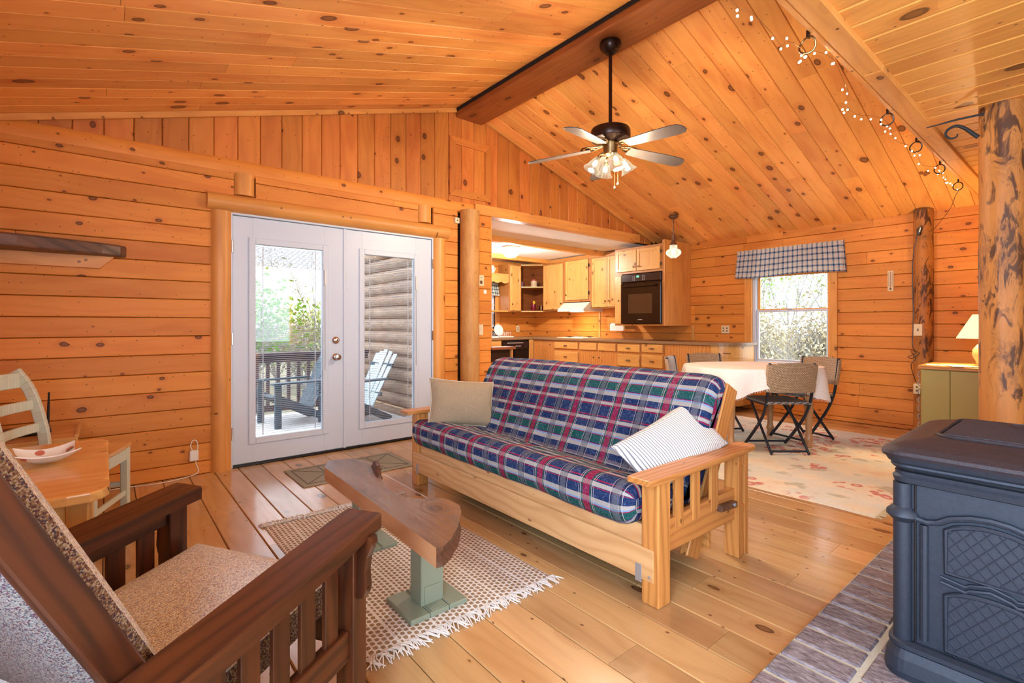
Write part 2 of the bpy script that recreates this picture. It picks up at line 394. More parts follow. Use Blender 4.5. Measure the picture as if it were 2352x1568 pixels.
TWEED = woven('tweed', [srgb(228, 222, 214), srgb(216, 208, 198), srgb(232, 228, 224), srgb(176, 178, 196), srgb(200, 182, 164), srgb(178, 148, 148), srgb(222, 210, 198), srgb(210, 194, 178)], 260, .8, stretch=(1, 1.6, 1))
TWEED2 = woven('tweed_side', [srgb(150, 122, 96), srgb(128, 94, 70), srgb(176, 156, 134), srgb(76, 64, 78), srgb(112, 80, 58), srgb(166, 144, 118), srgb(94, 56, 58), srgb(136, 108, 84)], 340, .8)
TWEED3 = woven('tweed_back', [srgb(132, 128, 126), srgb(108, 104, 112), srgb(142, 138, 134), srgb(82, 78, 84), srgb(124, 110, 102), srgb(94, 58, 68), srgb(134, 130, 128), srgb(124, 118, 114)], 360, .5)
def wicker(name, c1, c2):
    m, g, b = newmat(name); v = g.n('ShaderNodeTexCoord').outputs['Object']; x, y, z = g.sep(v)
    br = g.n('ShaderNodeTexBrick', {'Vector': g.comb(x, g.m('ADD', g.m('MULTIPLY', y, .35), z)), 'Color1': c1, 'Color2': tuple(t * .8 for t in c1[:3]) + (1,), 'Mortar': c2, 'Scale': 1., 'Mortar Size': .0022, 'Brick Width': .022, 'Row Height': .011})
    bp = g.n('ShaderNodeBump', {'Height': br.outputs['Fac'], 'Strength': -.7, 'Distance': .004})
    setin(g, b, Base_Color=br.outputs[0], Roughness=.45, Normal=bp.outputs[0]); MC[name] = m; return m
WICK = wicker('wicker_tan', srgb(200, 168, 132), srgb(108, 80, 54)); WICKG = wicker('wicker_grey', srgb(180, 172, 164), srgb(80, 74, 70))
def glass(name, col=(1, 1, 1, 1), refl=.06, rough=.0, tr=.96):
    m = bpy.data.materials.new(name); m.use_nodes = True; t = m.node_tree; t.nodes.clear(); g = G(t)
    a = g.n('ShaderNodeBsdfTransparent', {0: tuple(c * tr for c in col[:3]) + (1,)}); b = g.n('ShaderNodeBsdfGlossy', {0: (1, 1, 1, 1), 'Roughness': rough})
    fr = g.n('ShaderNodeFresnel', {0: 1.45}); f = g.m('MULTIPLY', fr.outputs[0], refl / .04, clamp=True)
    mx = g.n('ShaderNodeMixShader', {0: f, 1: a.outputs[0], 2: b.outputs[0]}); o = g.n('ShaderNodeOutputMaterial', {0: mx.outputs[0]})
    MC[name] = m; return m
PANE = glass('pane_glass', refl=.03); SHADEG = glass('shade_glass', (1, .93, .82, 1), .10, .08, .9)
def emis(name, col, st):
    m = bpy.data.materials.new(name); m.use_nodes = True; t = m.node_tree; t.nodes.clear(); g = G(t)
    e = g.n('ShaderNodeEmission', {0: col, 1: st}); g.n('ShaderNodeOutputMaterial', {0: e.outputs[0]}); m.cycles.emission_sampling = 'NONE'; MC[name] = m; return m
def dome_mat():
    m = bpy.data.materials.new('opal_dome'); m.use_nodes = True; t = m.node_tree; t.nodes.clear(); g = G(t)
    e = g.n('ShaderNodeEmission', {0: (1, .96, .9, 1), 1: 1.6}); tr = g.n('ShaderNodeBsdfTransparent', {0: (.8, .8, .8, 1)})
    mx = g.n('ShaderNodeMixShader', {0: .45, 1: e.outputs[0], 2: tr.outputs[0]}); g.n('ShaderNodeOutputMaterial', {0: mx.outputs[0]}); return m
def glow_glass(name, col, st, tr):
    m = bpy.data.materials.new(name); m.use_nodes = True; t = m.node_tree; t.nodes.clear(); g = G(t)
    e = g.n('ShaderNodeEmission', {0: col, 1: st}); a = g.n('ShaderNodeBsdfTransparent', {0: (.95, .93, .9, 1)}); gl = g.n('ShaderNodeBsdfGlossy', {0: (1, 1, 1, 1), 'Roughness': .05})
    lw = g.n('ShaderNodeLayerWeight', {0: .35}); f = g.m('MULTIPLY_ADD', lw.outputs[1], -.45, tr + .2, clamp=True)
    mx = g.n('ShaderNodeMixShader', {0: f, 1: e.outputs[0], 2: a.outputs[0]}); m2 = g.n('ShaderNodeMixShader', {0: .06, 1: mx.outputs[0], 2: gl.outputs[0]})
    g.n('ShaderNodeOutputMaterial', {0: m2.outputs[0]}); m.cycles.emission_sampling = 'NONE'; return m
def gingham(name, c0, c1, c2, per):
    m, g, b = newmat(name); uv = g.n('ShaderNodeUVMap').outputs[0]; u, v, _ = g.sep(uv)
    def band(x):
        return stripes(g, x, per, [(0, per * .30, (1, 1, 1, 1)), (per * .38, per * .43, (.6, .6, .6, 1)), (per * .62, per * .67, (.6, .6, .6, 1)), (per * .82, per * .88, (.6, .6, .6, 1))], (0, 0, 0, 1))[0]
    s = g.m('MULTIPLY', g.m('ADD', g.n('ShaderNodeRGBToBW', {0: band(u)}).outputs[0], g.n('ShaderNodeRGBToBW', {0: band(v)}).outputs[0]), .5)
    c = g.ramp(s, [(0, c0), (.5, c1), (1, c2)])[0]
    setin(g, b, Base_Color=c, Roughness=.85, Specular_IOR_Level=.2)
    # thin cotton lets some window light through
    t = m.node_tree; tr = g.n('ShaderNodeBsdfTranslucent', {0: c}); mx = g.n('ShaderNodeMixShader', {0: .3, 1: b.outputs[0], 2: tr.outputs[0]})
    t.links.new(mx.outputs[0], t.nodes['Material Output'].inputs[0]); return m
CHECK = gingham('blue_check', srgb(240, 234, 222), srgb(146, 166, 190), srgb(44, 72, 112), .075)
CHECKG = gingham('green_check', srgb(226, 222, 210), srgb(120, 140, 138), srgb(30, 58, 62), .07)
def ticking():
    m, g, b = newmat('striped_ticking'); uv = g.n('ShaderNodeUVMap').outputs[0]; u, v, _ = g.sep(uv)
    c = stripes(g, u, .0135, [(0, .0042, srgb(132, 130, 138))], srgb(238, 234, 228))[0]
    setin(g, b, Base_Color=c, Roughness=.85, Specular_IOR_Level=.2); return m
TICK = ticking()
def slat_mat():
    m, g, b = newmat('blind_slat'); setin(g, b, Base_Color=srgb(244, 244, 246), Roughness=.5)
    t = m.node_tree; tr = g.n('ShaderNodeBsdfTranslucent', {0: srgb(244, 244, 248)}); mx = g.n('ShaderNodeMixShader', {0: .35, 1: b.outputs[0], 2: tr.outputs[0]}); t.links.new(mx.outputs[0], t.nodes['Material Output'].inputs[0]); return m
WHITE = plain('white_paint', srgb(206, 216, 230), .38); WHITEP = plain('white_plastic', srgb(236, 234, 228), .35); IVORY = plain('ivory_plastic', srgb(226, 208, 170), .4)
BLIND = slat_mat(); BLACK = plain('black_metal', (.010, .010, .012, 1), .7); BLACKP = plain('black_plastic', (.010, .010, .012, 1), .3)
CHAIRM = plain('chair_steel', (.016, .022, .036, 1), .4, .3); CHROME = plain('satin_nickel', (.62, .58, .54, 1), .22, 1.); STEEL = plain('grey_steel', (.42, .44, .46, 1), .45, .6)
BRASS = plain('antique_brass', (.20, .125, .055, 1), .36, 1.); BRONZE = plain('dark_bronze', (.030, .014, .010, 1), .3, .6); PEND = plain('pendant_bronze', (.20, .13, .09, 1), .4, .8)
def brick_mat():
    m, g, b = newmat('hearth_brick'); v = g.n('ShaderNodeTexCoord').outputs['Object']; x, y, z = g.sep(v); r = g.n('ShaderNodeObjectInfo').outputs['Random']
    q = g.comb(g.m('MULTIPLY_ADD', r, 40., g.m('MULTIPLY', x, 70.)), g.m('MULTIPLY', y, 26.), z)
    n1 = g.noise(q, 1., 4., .65, .6); n2 = g.noise(v, 160., 2.)
    c = g.ramp(n1, [(.30, (.045, .038, .048, 1)), (.46, (.16, .145, .17, 1)), (.60, (.26, .24, .27, 1)), (.75, (.42, .41, .43, 1))])[0]
    c = g.mix(g.m('MULTIPLY', r, .35), c, (.20, .13, .15, 1))
    bp = g.n('ShaderNodeBump', {'Height': g.m('ADD', n1, g.m('MULTIPLY', n2, .3)), 'Strength': .9, 'Distance': .006})
    setin(g, b, Base_Color=c, Roughness=.48, Normal=bp.outputs[0]); return m
IRON = plain('cast_iron', (.028, .038, .058, 1), .5, .25, .5, .35, 90, .35, 700); IRONTOP = plain('cast_iron_top', (.036, .028, .036, 1), .48, .25, .5, .4, 120, .5, 500)
BRICK = brick_mat(); MORTAR = plain('mortar', (.50, .48, .40, 1), .9, 0, .2, .2, 60, .5, 300)
SAGE = plain('sage_paint', srgb(132, 142, 122), .4, 0, .5, .08, 8); SAGEL = plain('pale_sage_paint', srgb(206, 208, 186), .42, 0, .5, .05, 8); OLIVE = plain('olive_paint', srgb(172, 152, 84), .4, 0, .5, .05, 6)
DARKGAP = plain('dark_gap', (.045, .018, .008, 1), .9, 0, .1); POPCORN = plain('textured_plaster', srgb(246, 244, 242), .9, 0, .2, .06, 60, 1., 160)
TAN = woven('tan_linen', [srgb(158, 138, 112), srgb(146, 124, 98), srgb(168, 148, 122)], 600, .4, .9, dist=.001); CREAM = woven('cream_cloth', [srgb(244, 238, 228), srgb(236, 228, 216), srgb(248, 242, 234)], 300, .3, .9, dist=.002)
FANB = plain('fan_blade', (.085, .068, .062, 1), .35, .1, .5, .2, 20); OVENG = plain('oven_black', (.006, .004, .004, 1), .07, 0, .35); OVENW = plain('oven_window', (.045, .026, .014, 1), .04, 0, .5); OVENP = plain('oven_panel', (.014, .005, .005, 1), .2, 0, .4)
HOOD = plain('cream_enamel', srgb(236, 228, 210), .35); LAMIN = plain('counter_laminate', (.30, .175, .085, 1), .4, 0, .5, .5, 160); DARKW = W('beam', 'x')
BULB = emis('warm_bulb', (1, .72, .42, 1), 7.); FAIRY = emis('fairy_bulb', (1, .80, .55, 1), 22.); DOME = dome_mat(); PBULB = emis('pendant_bulb', (1, .80, .52, 1), 7.); CLOCKG = emis('clock_green', (.1, 1, .25, 1), 2.5)
SHADEGL = glow_glass('lit_shade_glass', (1, .82, .55, 1), .62, .66); GLOBEGL = glow_glass('lit_globe_glass', (1, .86, .62, 1), 1.2, .55)
SHADEP = plain('lamp_shade_cloth', srgb(236, 206, 140), .8, emit=(1, .72, .34, 1), est=.9)
# ---------------------------------------------------------------- the room
YA, XB, XL, YF = 4.5, 6.85, -.85, -2.4
XR, ZR = 3.11, 3.564                       # ridge
zr = lambda x: 2.386 + .315 * (XB - x)     # right slope
zl = lambda x: ZR - .29 * (XR - x)         # left slope
KY, KX = 7.54, 3.42                        # kitchen far wall, kitchen left wall
def struct(name, mb, mat, parent=None):
    o = mb.build(name, mat, parent, center=False); o['kind'] = 'structure'; return o
rr = random.Random(3)
# floor: backing slab and planks that run towards the door wall
floor = struct('floor', MB().box((XL - .1, YF - .1, -.14), (XB + .1, 4.66, -.022), 0).box((3.3, 4.66, -.14), (XB + .1, KY + .1, -.022), 0), DARKGAP)
x = XL; i = 0
while x < XB - .01:
    w = min(.168, XB - x); y = YF - rr.random() * 2.6
    ye = YA if x + w < KX - .1 else KY
    while y < ye:
        L = 2.2 + rr.random() * 2.0; a, b = max(y, YF), min(y + L, ye)
        if b - a > .12: plank('plank', floor, (x + .001, b - .0008, -.022), (0, -1, 0), (1, 0, 0), b - a - .0016, w - .0032, .022, W('floor'), .004)
        y += L
    x += .168; i += 1
# ---- door wall (Y = 4.5): logs below, upright boards in the gable
wb = MB()
for lo, hi in (((XL, YA + .03, -.14), (.777, 4.67, 2.40)), ((.777, YA + .03, 2.075), (2.652, 4.67, 2.40)), ((2.652, YA + .03, -.14), (KX, 4.67, 2.40)), ((KX, YA + .03, -.14), (3.73, 4.64, .865)), ((.777, YA + .03, -.14), (2.652, 4.67, -.001))): wb.box(lo, hi, 0)
wb.prism([(XL, 2.40), (XB, 2.40), (XB, zr(XB) + .04), (XR, ZR + .04), (XL, zl(XL) + .04)], .12, Matrix(((1, 0, 0, 0), (0, 0, 1, YA + .03), (0, 1, 0, 0), (0, 0, 0, 1))))
wall_back = struct('wall_back', wb, DARKGAP)
def log_rows(parent, segs_of, z0, z1, off, mk):
    k = math.floor((z0 - off) / .14) - 1; z = off + k * .14
    while z < z1:
        a, b = max(z, z0), min(z + .14, z1)
        if b - a > .02:
            for s in segs_of(a, b): mk(parent, s[0], s[1], a, b)
        z += .14
def mkA(parent, x0, x1, z0, z1):
    if x1 - x0 > .03: plank('log', parent, (x0 + .0012, YA + .03 , z0 + .0018), (1, 0, 0), (0, 0, 1), x1 - x0 - .0024, z1 - z0 - .0036, .03 + rr.random() * .003, W('wall'), .005)
joins = [ -.1, .3, .45]
def segA(a, b):
    out = []
    for s0, s1 in ([(XL, .64)] if b < 2.215 else [(XL, .80), (.96, 2.47), (2.65, 2.955)]) + ([(2.79, 2.955)] if b < 2.215 else []):
        cut = None
        if b > 2.215 and s0 < 0: cut = .52 if a > 2.2 and a < 2.33 else None
        if s0 == .96 and a > 2.33 - .1: cut = 2.2
        if s0 < 0 and b < 2.2 and rr.random() < .2: cut = -.45
        if cut: out += [(s0, cut), (cut, s1)]
        else: out.append((s0, s1))
    return out
log_rows(wall_back, segA, 0, 2.40, .099, mkA)
log_rows(wall_back, lambda a, b: [(3.17, KX - .012)] + ([(KX - .012, 3.715)] if b < .87 else []), 0, 2.40, .03, mkA)
box('window_return', (KX - .012, YA - .004, .9), (KX, 4.66, 2.40), W('trim', 'z'), wall_back)
box('half_wall_end', (3.715, YA - .006, 0), (3.732, 4.65, .87), W('trim', 'z'), wall_back)
box('half_wall_cap', (KX - .012, YA - .03, .872), (3.76, 4.67, .902), W('beam', 'x'), wall_back)
x = XL
while x < XB - .05:
    w = .168; x1 = min(x + w, XB)
    top = min(zl(x), zl(x1)) if x1 <= XR else (min(zr(x), zr(x1)) if x >= XR else min(zl(x), zr(x1)))
    topm = max(zl(x) if x < XR else zr(x), zl(x1) if x1 < XR else zr(x1))
    if topm > 2.52: plank('gable_board', wall_back, (x1 - .0015, YA + .03, 2.40), (0, 0, 1), (-1, 0, 0), topm - 2.40 + .02, x1 - x - .003, .02, W('gable'), .006)
    x += w
# access hatch frame on the gable
hx0, hx1, hz0, hz1 = 2.85, 3.40, 2.56, 3.20
fwd = Matrix(((1, 0, 0, 0), (0, 0, -1, YA + .012), (0, 1, 0, 0), (0, 0, 0, 1))); q_ = .075
for nm, ax_, pl in (('hatch_stile', 'z', [(hx0, hz0), (hx0 + q_, hz0 + q_), (hx0 + q_, hz1 - q_), (hx0, hz1)]), ('hatch_stile', 'z', [(hx1, hz0), (hx1, hz1), (hx1 - q_, hz1 - q_), (hx1 - q_, hz0 + q_)]), ('hatch_rail', 'x', [(hx0, hz0), (hx1, hz0), (hx1 - q_, hz0 + q_), (hx0 + q_, hz0 + q_)]), ('hatch_rail', 'x', [(hx0, hz1), (hx0 + q_, hz1 - q_), (hx1 - q_, hz1 - q_), (hx1, hz1)])):
    MB().prism(pl, .022, fwd, .003).build(nm, W('gable', ax_), wall_back)
# long log plate and kitchen header
def taper_log(name, a, b, r0, r1, flat, mat, parent):
    mb = MB(); n = 14; m = 24; a, b = Vector(a), Vector(b)
    for i in range(m + 1):
        t = i / m; c = a.lerp(b, t); r = r0 + (r1 - r0) * t + .004 * mnoise.noise(Vector((t * 9, 0, 3)))
        for k in range(n):
            th = 2 * math.pi * k / n
            mb.V.append(c + Vector((0, math.sin(th) * r * flat, math.cos(th) * r)))
    for i in range(m):
        for k in range(n): mb.F.append([i * n + k, i * n + (k + 1) % n, (i + 1) * n + (k + 1) % n, (i + 1) * n + k])
    mb.F += [list(range(n)), [m * n + k for k in range(n)][::-1]]
    return mb.build(name, mat, parent, True)
plate = taper_log('trim_1', (XL, YA + .02, 2.435), (3.2, YA + .02, 2.455), .072, .060, .35, W('wall', 'x'), None); plate['kind'] = 'structure'
hdr = box('trim_2', (3.17, YA - .035, 2.398), (6.2, YA + .10, 2.515), W('trim', 'x'), None, .006); hdr['kind'] = 'structure'
# cove strips where ceiling meets gable
for nm, a, b in (('trim_3', (XL, YA - .012, zl(XL) - .024), (2.93, YA - .012, zl(2.93) - .024)), ('trim_4', (3.30, YA - .012, zr(3.30) - .024), (6.6, YA - .012, zr(6.6) - .024))):
    o = bar(nm, a, b, .024, .045, W('trim', 'x'), None); o['kind'] = 'structure'
# ---- window wall (X = 6.85)
WY0, WY1, WZ0, WZ1 = 2.16, 3.115, .655, 1.86
wr = MB()
for lo, hi in (((XB + .03, YF, -.14), (XB + .17, WY0, 2.42)), ((XB + .03, WY1, -.14), (XB + .17, KY + .1, 2.42)), ((XB + .03, WY0, -.14), (XB + .17, WY1, WZ0)), ((XB + .03, WY0, WZ1), (XB + .17, WY1, 2.42))): wr.box(lo, hi, 0)
wall_right = struct('wall_right', wr, DARKGAP)
def mkB(parent, y0, y1, z0, z1):
    if y1 - y0 > .03: plank('log', parent, (XB + .03, y1 - .0012, z0 + .0018), (0, -1, 0), (0, 0, 1), y1 - y0 - .0024, z1 - z0 - .0036, .03 + rr.random() * .003, W('wall'), .005)
def cutup(y0, y1, p=.5):
    if y1 - y0 > 1.2 and rr.random() < p:
        c = y0 + (y1 - y0) * (.25 + rr.random() * .5); return [(y0, c), (c, y1)]
    return [(y0, y1)]
def segB(a, b):
    out = []
    if b > .60 and a < 1.85: out += cutup(YF, 1.2, .6) + cutup(1.2, 2.09, .2) + [(3.185, 3.95 if 0.9 < b < 1.5 else 4.06)] + (cutup(3.95, KY, .8) if 0.9 < b < 1.5 else [])
    elif a >= 1.85: out += cutup(YF, 1.2, .6) + cutup(1.2, 2.7, .6) + cutup(2.7, 4.1, .6)
    else: out += cutup(YF, 1.2, .6) + cutup(1.2, 3.4, .6)
    return out
log_rows(wall_right, segB, 0, 2.40, .05, mkB)
# ---- unseen walls behind and left of the camera, with openings assumed for the added daylight
wl = MB()
for lo, hi in (((XL - .12, YF, -.14), (XL, -1.47, 2.5)), ((XL - .12, .57, -.14), (XL, 4.67, 2.5)), ((XL - .12, -1.47, -.14), (XL, .57, .84)), ((XL - .12, -1.47, 2.06), (XL, .57, 2.5))): wl.box(lo, hi, 0)
wall_left = struct('wall_left', wl, W('wall', 'y'))
wf = MB()
for lo, hi in (((XL, YF - .12, -.14), (-.35, YF, 3.5)), ((3.15, YF - .12, -.14), (XB, YF, 3.5)), ((-.35, YF - .12, -.14), (3.15, YF, .55)), ((-.35, YF - .12, 2.35), (3.15, YF, 3.6))): wf.box(lo, hi, 0)
wall_front = struct('wall_front', wf, W('wall', 'x'))
# ---- ceilings: slabs with boards that run up the slope
def slope_slab(name, x0, z0, x1, z1, y0, y1):
    V = [(x0, y0, z0 + .02), (x1, y0, z1 + .02), (x1, y1, z1 + .02), (x0, y1, z0 + .02)]; V += [(a, b, c + .12) for a, b, c in V]
    F = [[0, 1, 2, 3], [7, 6, 5, 4], [0, 4, 5, 1], [1, 5, 6, 2], [2, 6, 7, 3], [3, 7, 4, 0]]
    o = mobj(name, V, F, DARKGAP); o['kind'] = 'structure'; return o
cl = slope_slab('ceiling_left', XL - .1, zl(XL - .1), XR, ZR, YF, 4.6); crt = slope_slab('ceiling_right', XR, ZR, XB + .1, zr(XB + .1), YF, 4.6)
def slope_boards(par, x0, z0, x1, z1, y0, y1, pitch, per):
    a, b = Vector((x0, 0, z0)), Vector((x1, 0, z1)); L = (b - a).length; d = (b - a).normalized(); y = y1
    while y > y0 + .02:
        w = min(pitch, y - y0); cuts = [0.]; s = per * (.25 + rr.random())
        while s < L - .35: cuts.append(s); s += per * (.6 + rr.random() * .8)
        cuts.append(L)
        for p, q in zip(cuts, cuts[1:]):
            if True:
                o = a + d * p; n = Vector((d.z, 0, -d.x)) if d.x > 0 else Vector((-d.z, 0, d.x))
                # face must look down: ez = ex x ey
                plank('ceiling_board', par, Vector((o.x, y - w + .0015, o.z)) - n * .02, d, (0, 1, 0) if d.cross(Vector((0, 1, 0))).z < 0 else (0, -1, 0), q - p - .002, w - .003, .02, W('ceil'), .0045) if d.cross(Vector((0, 1, 0))).z < 0 else \
                plank('ceiling_board', par, Vector((o.x, y - .0015, o.z)) - n * .02, d, (0, -1, 0), q - p - .002, w - .003, .02, W('ceil'), .0045)
        y -= pitch
slope_boards(cl, XL, zl(XL), XR, ZR, -.6, 4.5, .152, 2.6)
slope_boards(crt, XR, ZR, XB, zr(XB), .6, 4.5, .152, 2.4)
rb = box('trim_5', (2.936, YF, 3.42), (3.287, YA + .02, 3.60), W('beam', 'y'), None, .008); rb['kind'] = 'structure'
rs = box('trim_6', (2.927, YF, 3.478), (2.937, YA, 3.53), plain('black_gap', (.01, .006, .004, 1), .9), None, 0); rs['kind'] = 'structure'
# ---- loft over the stove: flat planked ceiling, edge beam
lf = MB(); lf.box((1.0, YF, 2.46), (XB, .70, 2.56), 0); loft = struct('ceiling_loft', lf, DARKGAP)
x = 1.0
while x < XB - .02:
    w = min(.16, XB - x)
    plank('loft_plank', loft, (x + .002, YF, 2.462), (0, 1, 0), (1, 0, 0), .69 - YF, w - .004, .032, W('loft'), .008); x += .16
lb = thing('trim_7', None, None, kind='structure')
for a, b in ((1.0, 2.9), (2.9, 4.9), (4.9, XB)): box('beam_length', (a, .688, 2.400), (b - .0015, .775, 2.60), W('trim', 'x'), lb, .004)
box('fascia_board', (1.0, .777, 2.402), (XB, .80, 2.60), W('trim', 'x'), lb, .004)
# partition behind the stove post
pt = MB(); pt.box((4.07, YF, 0), (4.17, .345, 2.44), 0); part = struct('wall_partition', pt, DARKGAP)
y = .345
while y > -1.2:
    plank('upright_board', part, (4.07, y - .001, 0), (0, 0, 1), (0, -1, 0), 2.43, .138, .02, W('loft'), .004); y -= .14
# ---- log posts
def post(name, x, y, r, z0, z1, mat, label, seed):
    n, m = 24, 40; V = []; F = []
    for i in range(m + 1):
        z = z0 + (z1 - z0) * i / m
        for k in range(n):
            a = 2 * math.pi * k / n
            q = r * (1 + .05 * mnoise.noise(Vector((math.cos(a) * 2, math.sin(a) * 2, z * 3 + seed))) + .02 * mnoise.noise(Vector((math.cos(a) * 7, math.sin(a) * 7, z * 9 + seed))))
            V.append((math.cos(a) * q, math.sin(a) * q, z - z0))
    for i in range(m):
        for k in range(n): F.append([i * n + k, i * n + (k + 1) % n, (i + 1) * n + (k + 1) % n, (i + 1) * n + k])
    F += [list(range(n))[::-1], [m * n + k for k in range(n)]]
    o = mobj(name, V, F, mat, None, True, (x, y, z0)); return props(o, label, 'post')
post('log_post', 3.062, 4.425, .105, 0, 2.405, LOG1, 'peeled pine log post between the glass doors and the kitchen opening', 2)
post('log_post', 6.81, 1.255, .086, 0, 2.40, LOG2, 'slim knotty log post on the window wall carrying a light switch and cord', 9)
post('log_post', 3.998, .383, .099, 0, 2.43, LOG2, 'thick bark-stained log post standing behind the black stove', 21)
# ---- kitchen shell
kw = MB(); kw.box((3.25, 4.67, -.4), (KX, KY + .15, 2.62), 0)
wall_kl = struct('wall_kitchen_left', kw, W('wall', 'y'))
kz = -.35; i = 0
while kz < 2.6:
    for a, b in ((4.68, 5.9 + .5 * (i % 3)), (5.9 + .5 * (i % 3), 8.15)):
        mb = MB(); n = 10; V = []
        for e in (a + .003, b - .003):
            for k in range(n):
                th = math.pi * k / (n - 1) - math.pi / 2
                V.append((3.25 - .075 * math.cos(th), e, kz + .088 + .088 * math.sin(th)))
        F = [[k, k + 1, n + k + 1, n + k] for k in range(n - 1)] + [list(range(n)), [n + k for k in range(n)][::-1]]
        mb.add(V, F); o = mb.build('round_log', W('outlog', 'y'), wall_kl, True)
    kz += .178; i += 1
kb = MB()
KWX0, KWX1, KWZ0, KWZ1 = 4.75, 5.83, 1.08, 2.0
for lo, hi in (((KX, KY + .03, -.14), (KWX0, KY + .15, 2.5)), ((KWX1, KY + .03, -.14), (XB + .1, KY + .15, 2.5)), ((KWX0, KY + .03, -.14), (KWX1, KY + .15, KWZ0)), ((KWX0, KY + .03, KWZ1), (KWX1, KY + .15, 2.5))): kb.box(lo, hi, 0)
wall_kb = struct('wall_kitchen_back', kb, DARKGAP)
def mkK(parent, x0, x1, z0, z1):
    if x1 - x0 > .03: plank('log', parent, (x0 + .0012, KY + .03, z0 + .0018), (1, 0, 0), (0, 0, 1), x1 - x0 - .0024, z1 - z0 - .0036, .03, W('wall'), .005)
log_rows(wall_kb, lambda a, b: [(KX, KWX0 - .08), (KWX1 + .08, XB)] if KWZ0 - .08 < b and a < KWZ1 + .06 else [(KX, XB)], .86, 2.40, .05, mkK)
kc = struct('ceiling_kitchen', MB().box((KX - .1, 4.601, 2.399), (XB + .1, KY + .1, 2.52), 0), POPCORN)
for n_, y in ((8, 5.42), (9, 6.78)):
    o = box('trim_%d' % n_, (KX, y, 2.325), (XB, y + .10, 2.40), W('beam' if n_ == 0 else 'trim', 'x'), None); o['kind'] = 'structure'
# roof over deck/eaves so that the house has an outside
# ---------------------------------------------------------------- double patio door
d1 = thing('door_1', None, None, (1.715, YA, 0), kind='structure')
# log casing
def half_log(name, lo, hi, axis, mat, parent):
    """D-section trim log: flat on the wall, round to the room"""
    n = 10; V = []; (x0, y0, z0), (x1, y1, z1) = lo, hi
    for e in (0, 1):
        for k in range(n):
            t = k / (n - 1); a = math.pi * t; bul = y1 - (y1 - y0) * (math.sin(a) ** .45 if 0 < k < n - 1 else 0)
            if axis == 'z': V.append((x0 + (x1 - x0) * t, bul, z0 if e == 0 else z1))
            else: V.append((x0 if e == 0 else x1, bul, z0 + (z1 - z0) * t))
    F = [[k, k + 1, n + k + 1, n + k] for k in range(n - 1)] + [list(range(n))[::-1], [n + k for k in range(n)]]
    if axis == 'x': F = [f[::-1] for f in F]
    return MB().add(V, F).build(name, mat, parent, True)
half_log('casing_post', (.629, YA - .045, 0), (.79, YA + .02, 2.075), 'z', W('trim', 'z'), d1)
half_log('casing_post', (2.645, YA - .045, 0), (2.80, YA + .02, 2.075), 'z', W('trim', 'z'), d1)
half_log('casing_head', (.61, YA - .06, 2.068), (2.83, YA + .02, 2.222), 'x', W('trim', 'x'), d1)
half_log('short_log', (.80, YA - .03, 2.222), (.955, YA + .02, 2.40), 'z', W('trim', 'z'), d1)
half_log('short_log', (2.475, YA - .03, 2.222), (2.635, YA + .02, 2.40), 'z', W('trim', 'z'), d1)
fr = MB(); fr.box((.777, YA + .0, 0), (.792, YA + .15, 2.075)); fr.box((2.637, YA + .0, 0), (2.652, YA + .15, 2.075)); fr.box((.792, YA + .0, 2.058), (2.637, YA + .15, 2.075))
fr.build('jamb', WHITE, d1)
box('threshold', (.792, YA + .005, 0), (2.637, YA + .17, .018), BLACKP, d1)
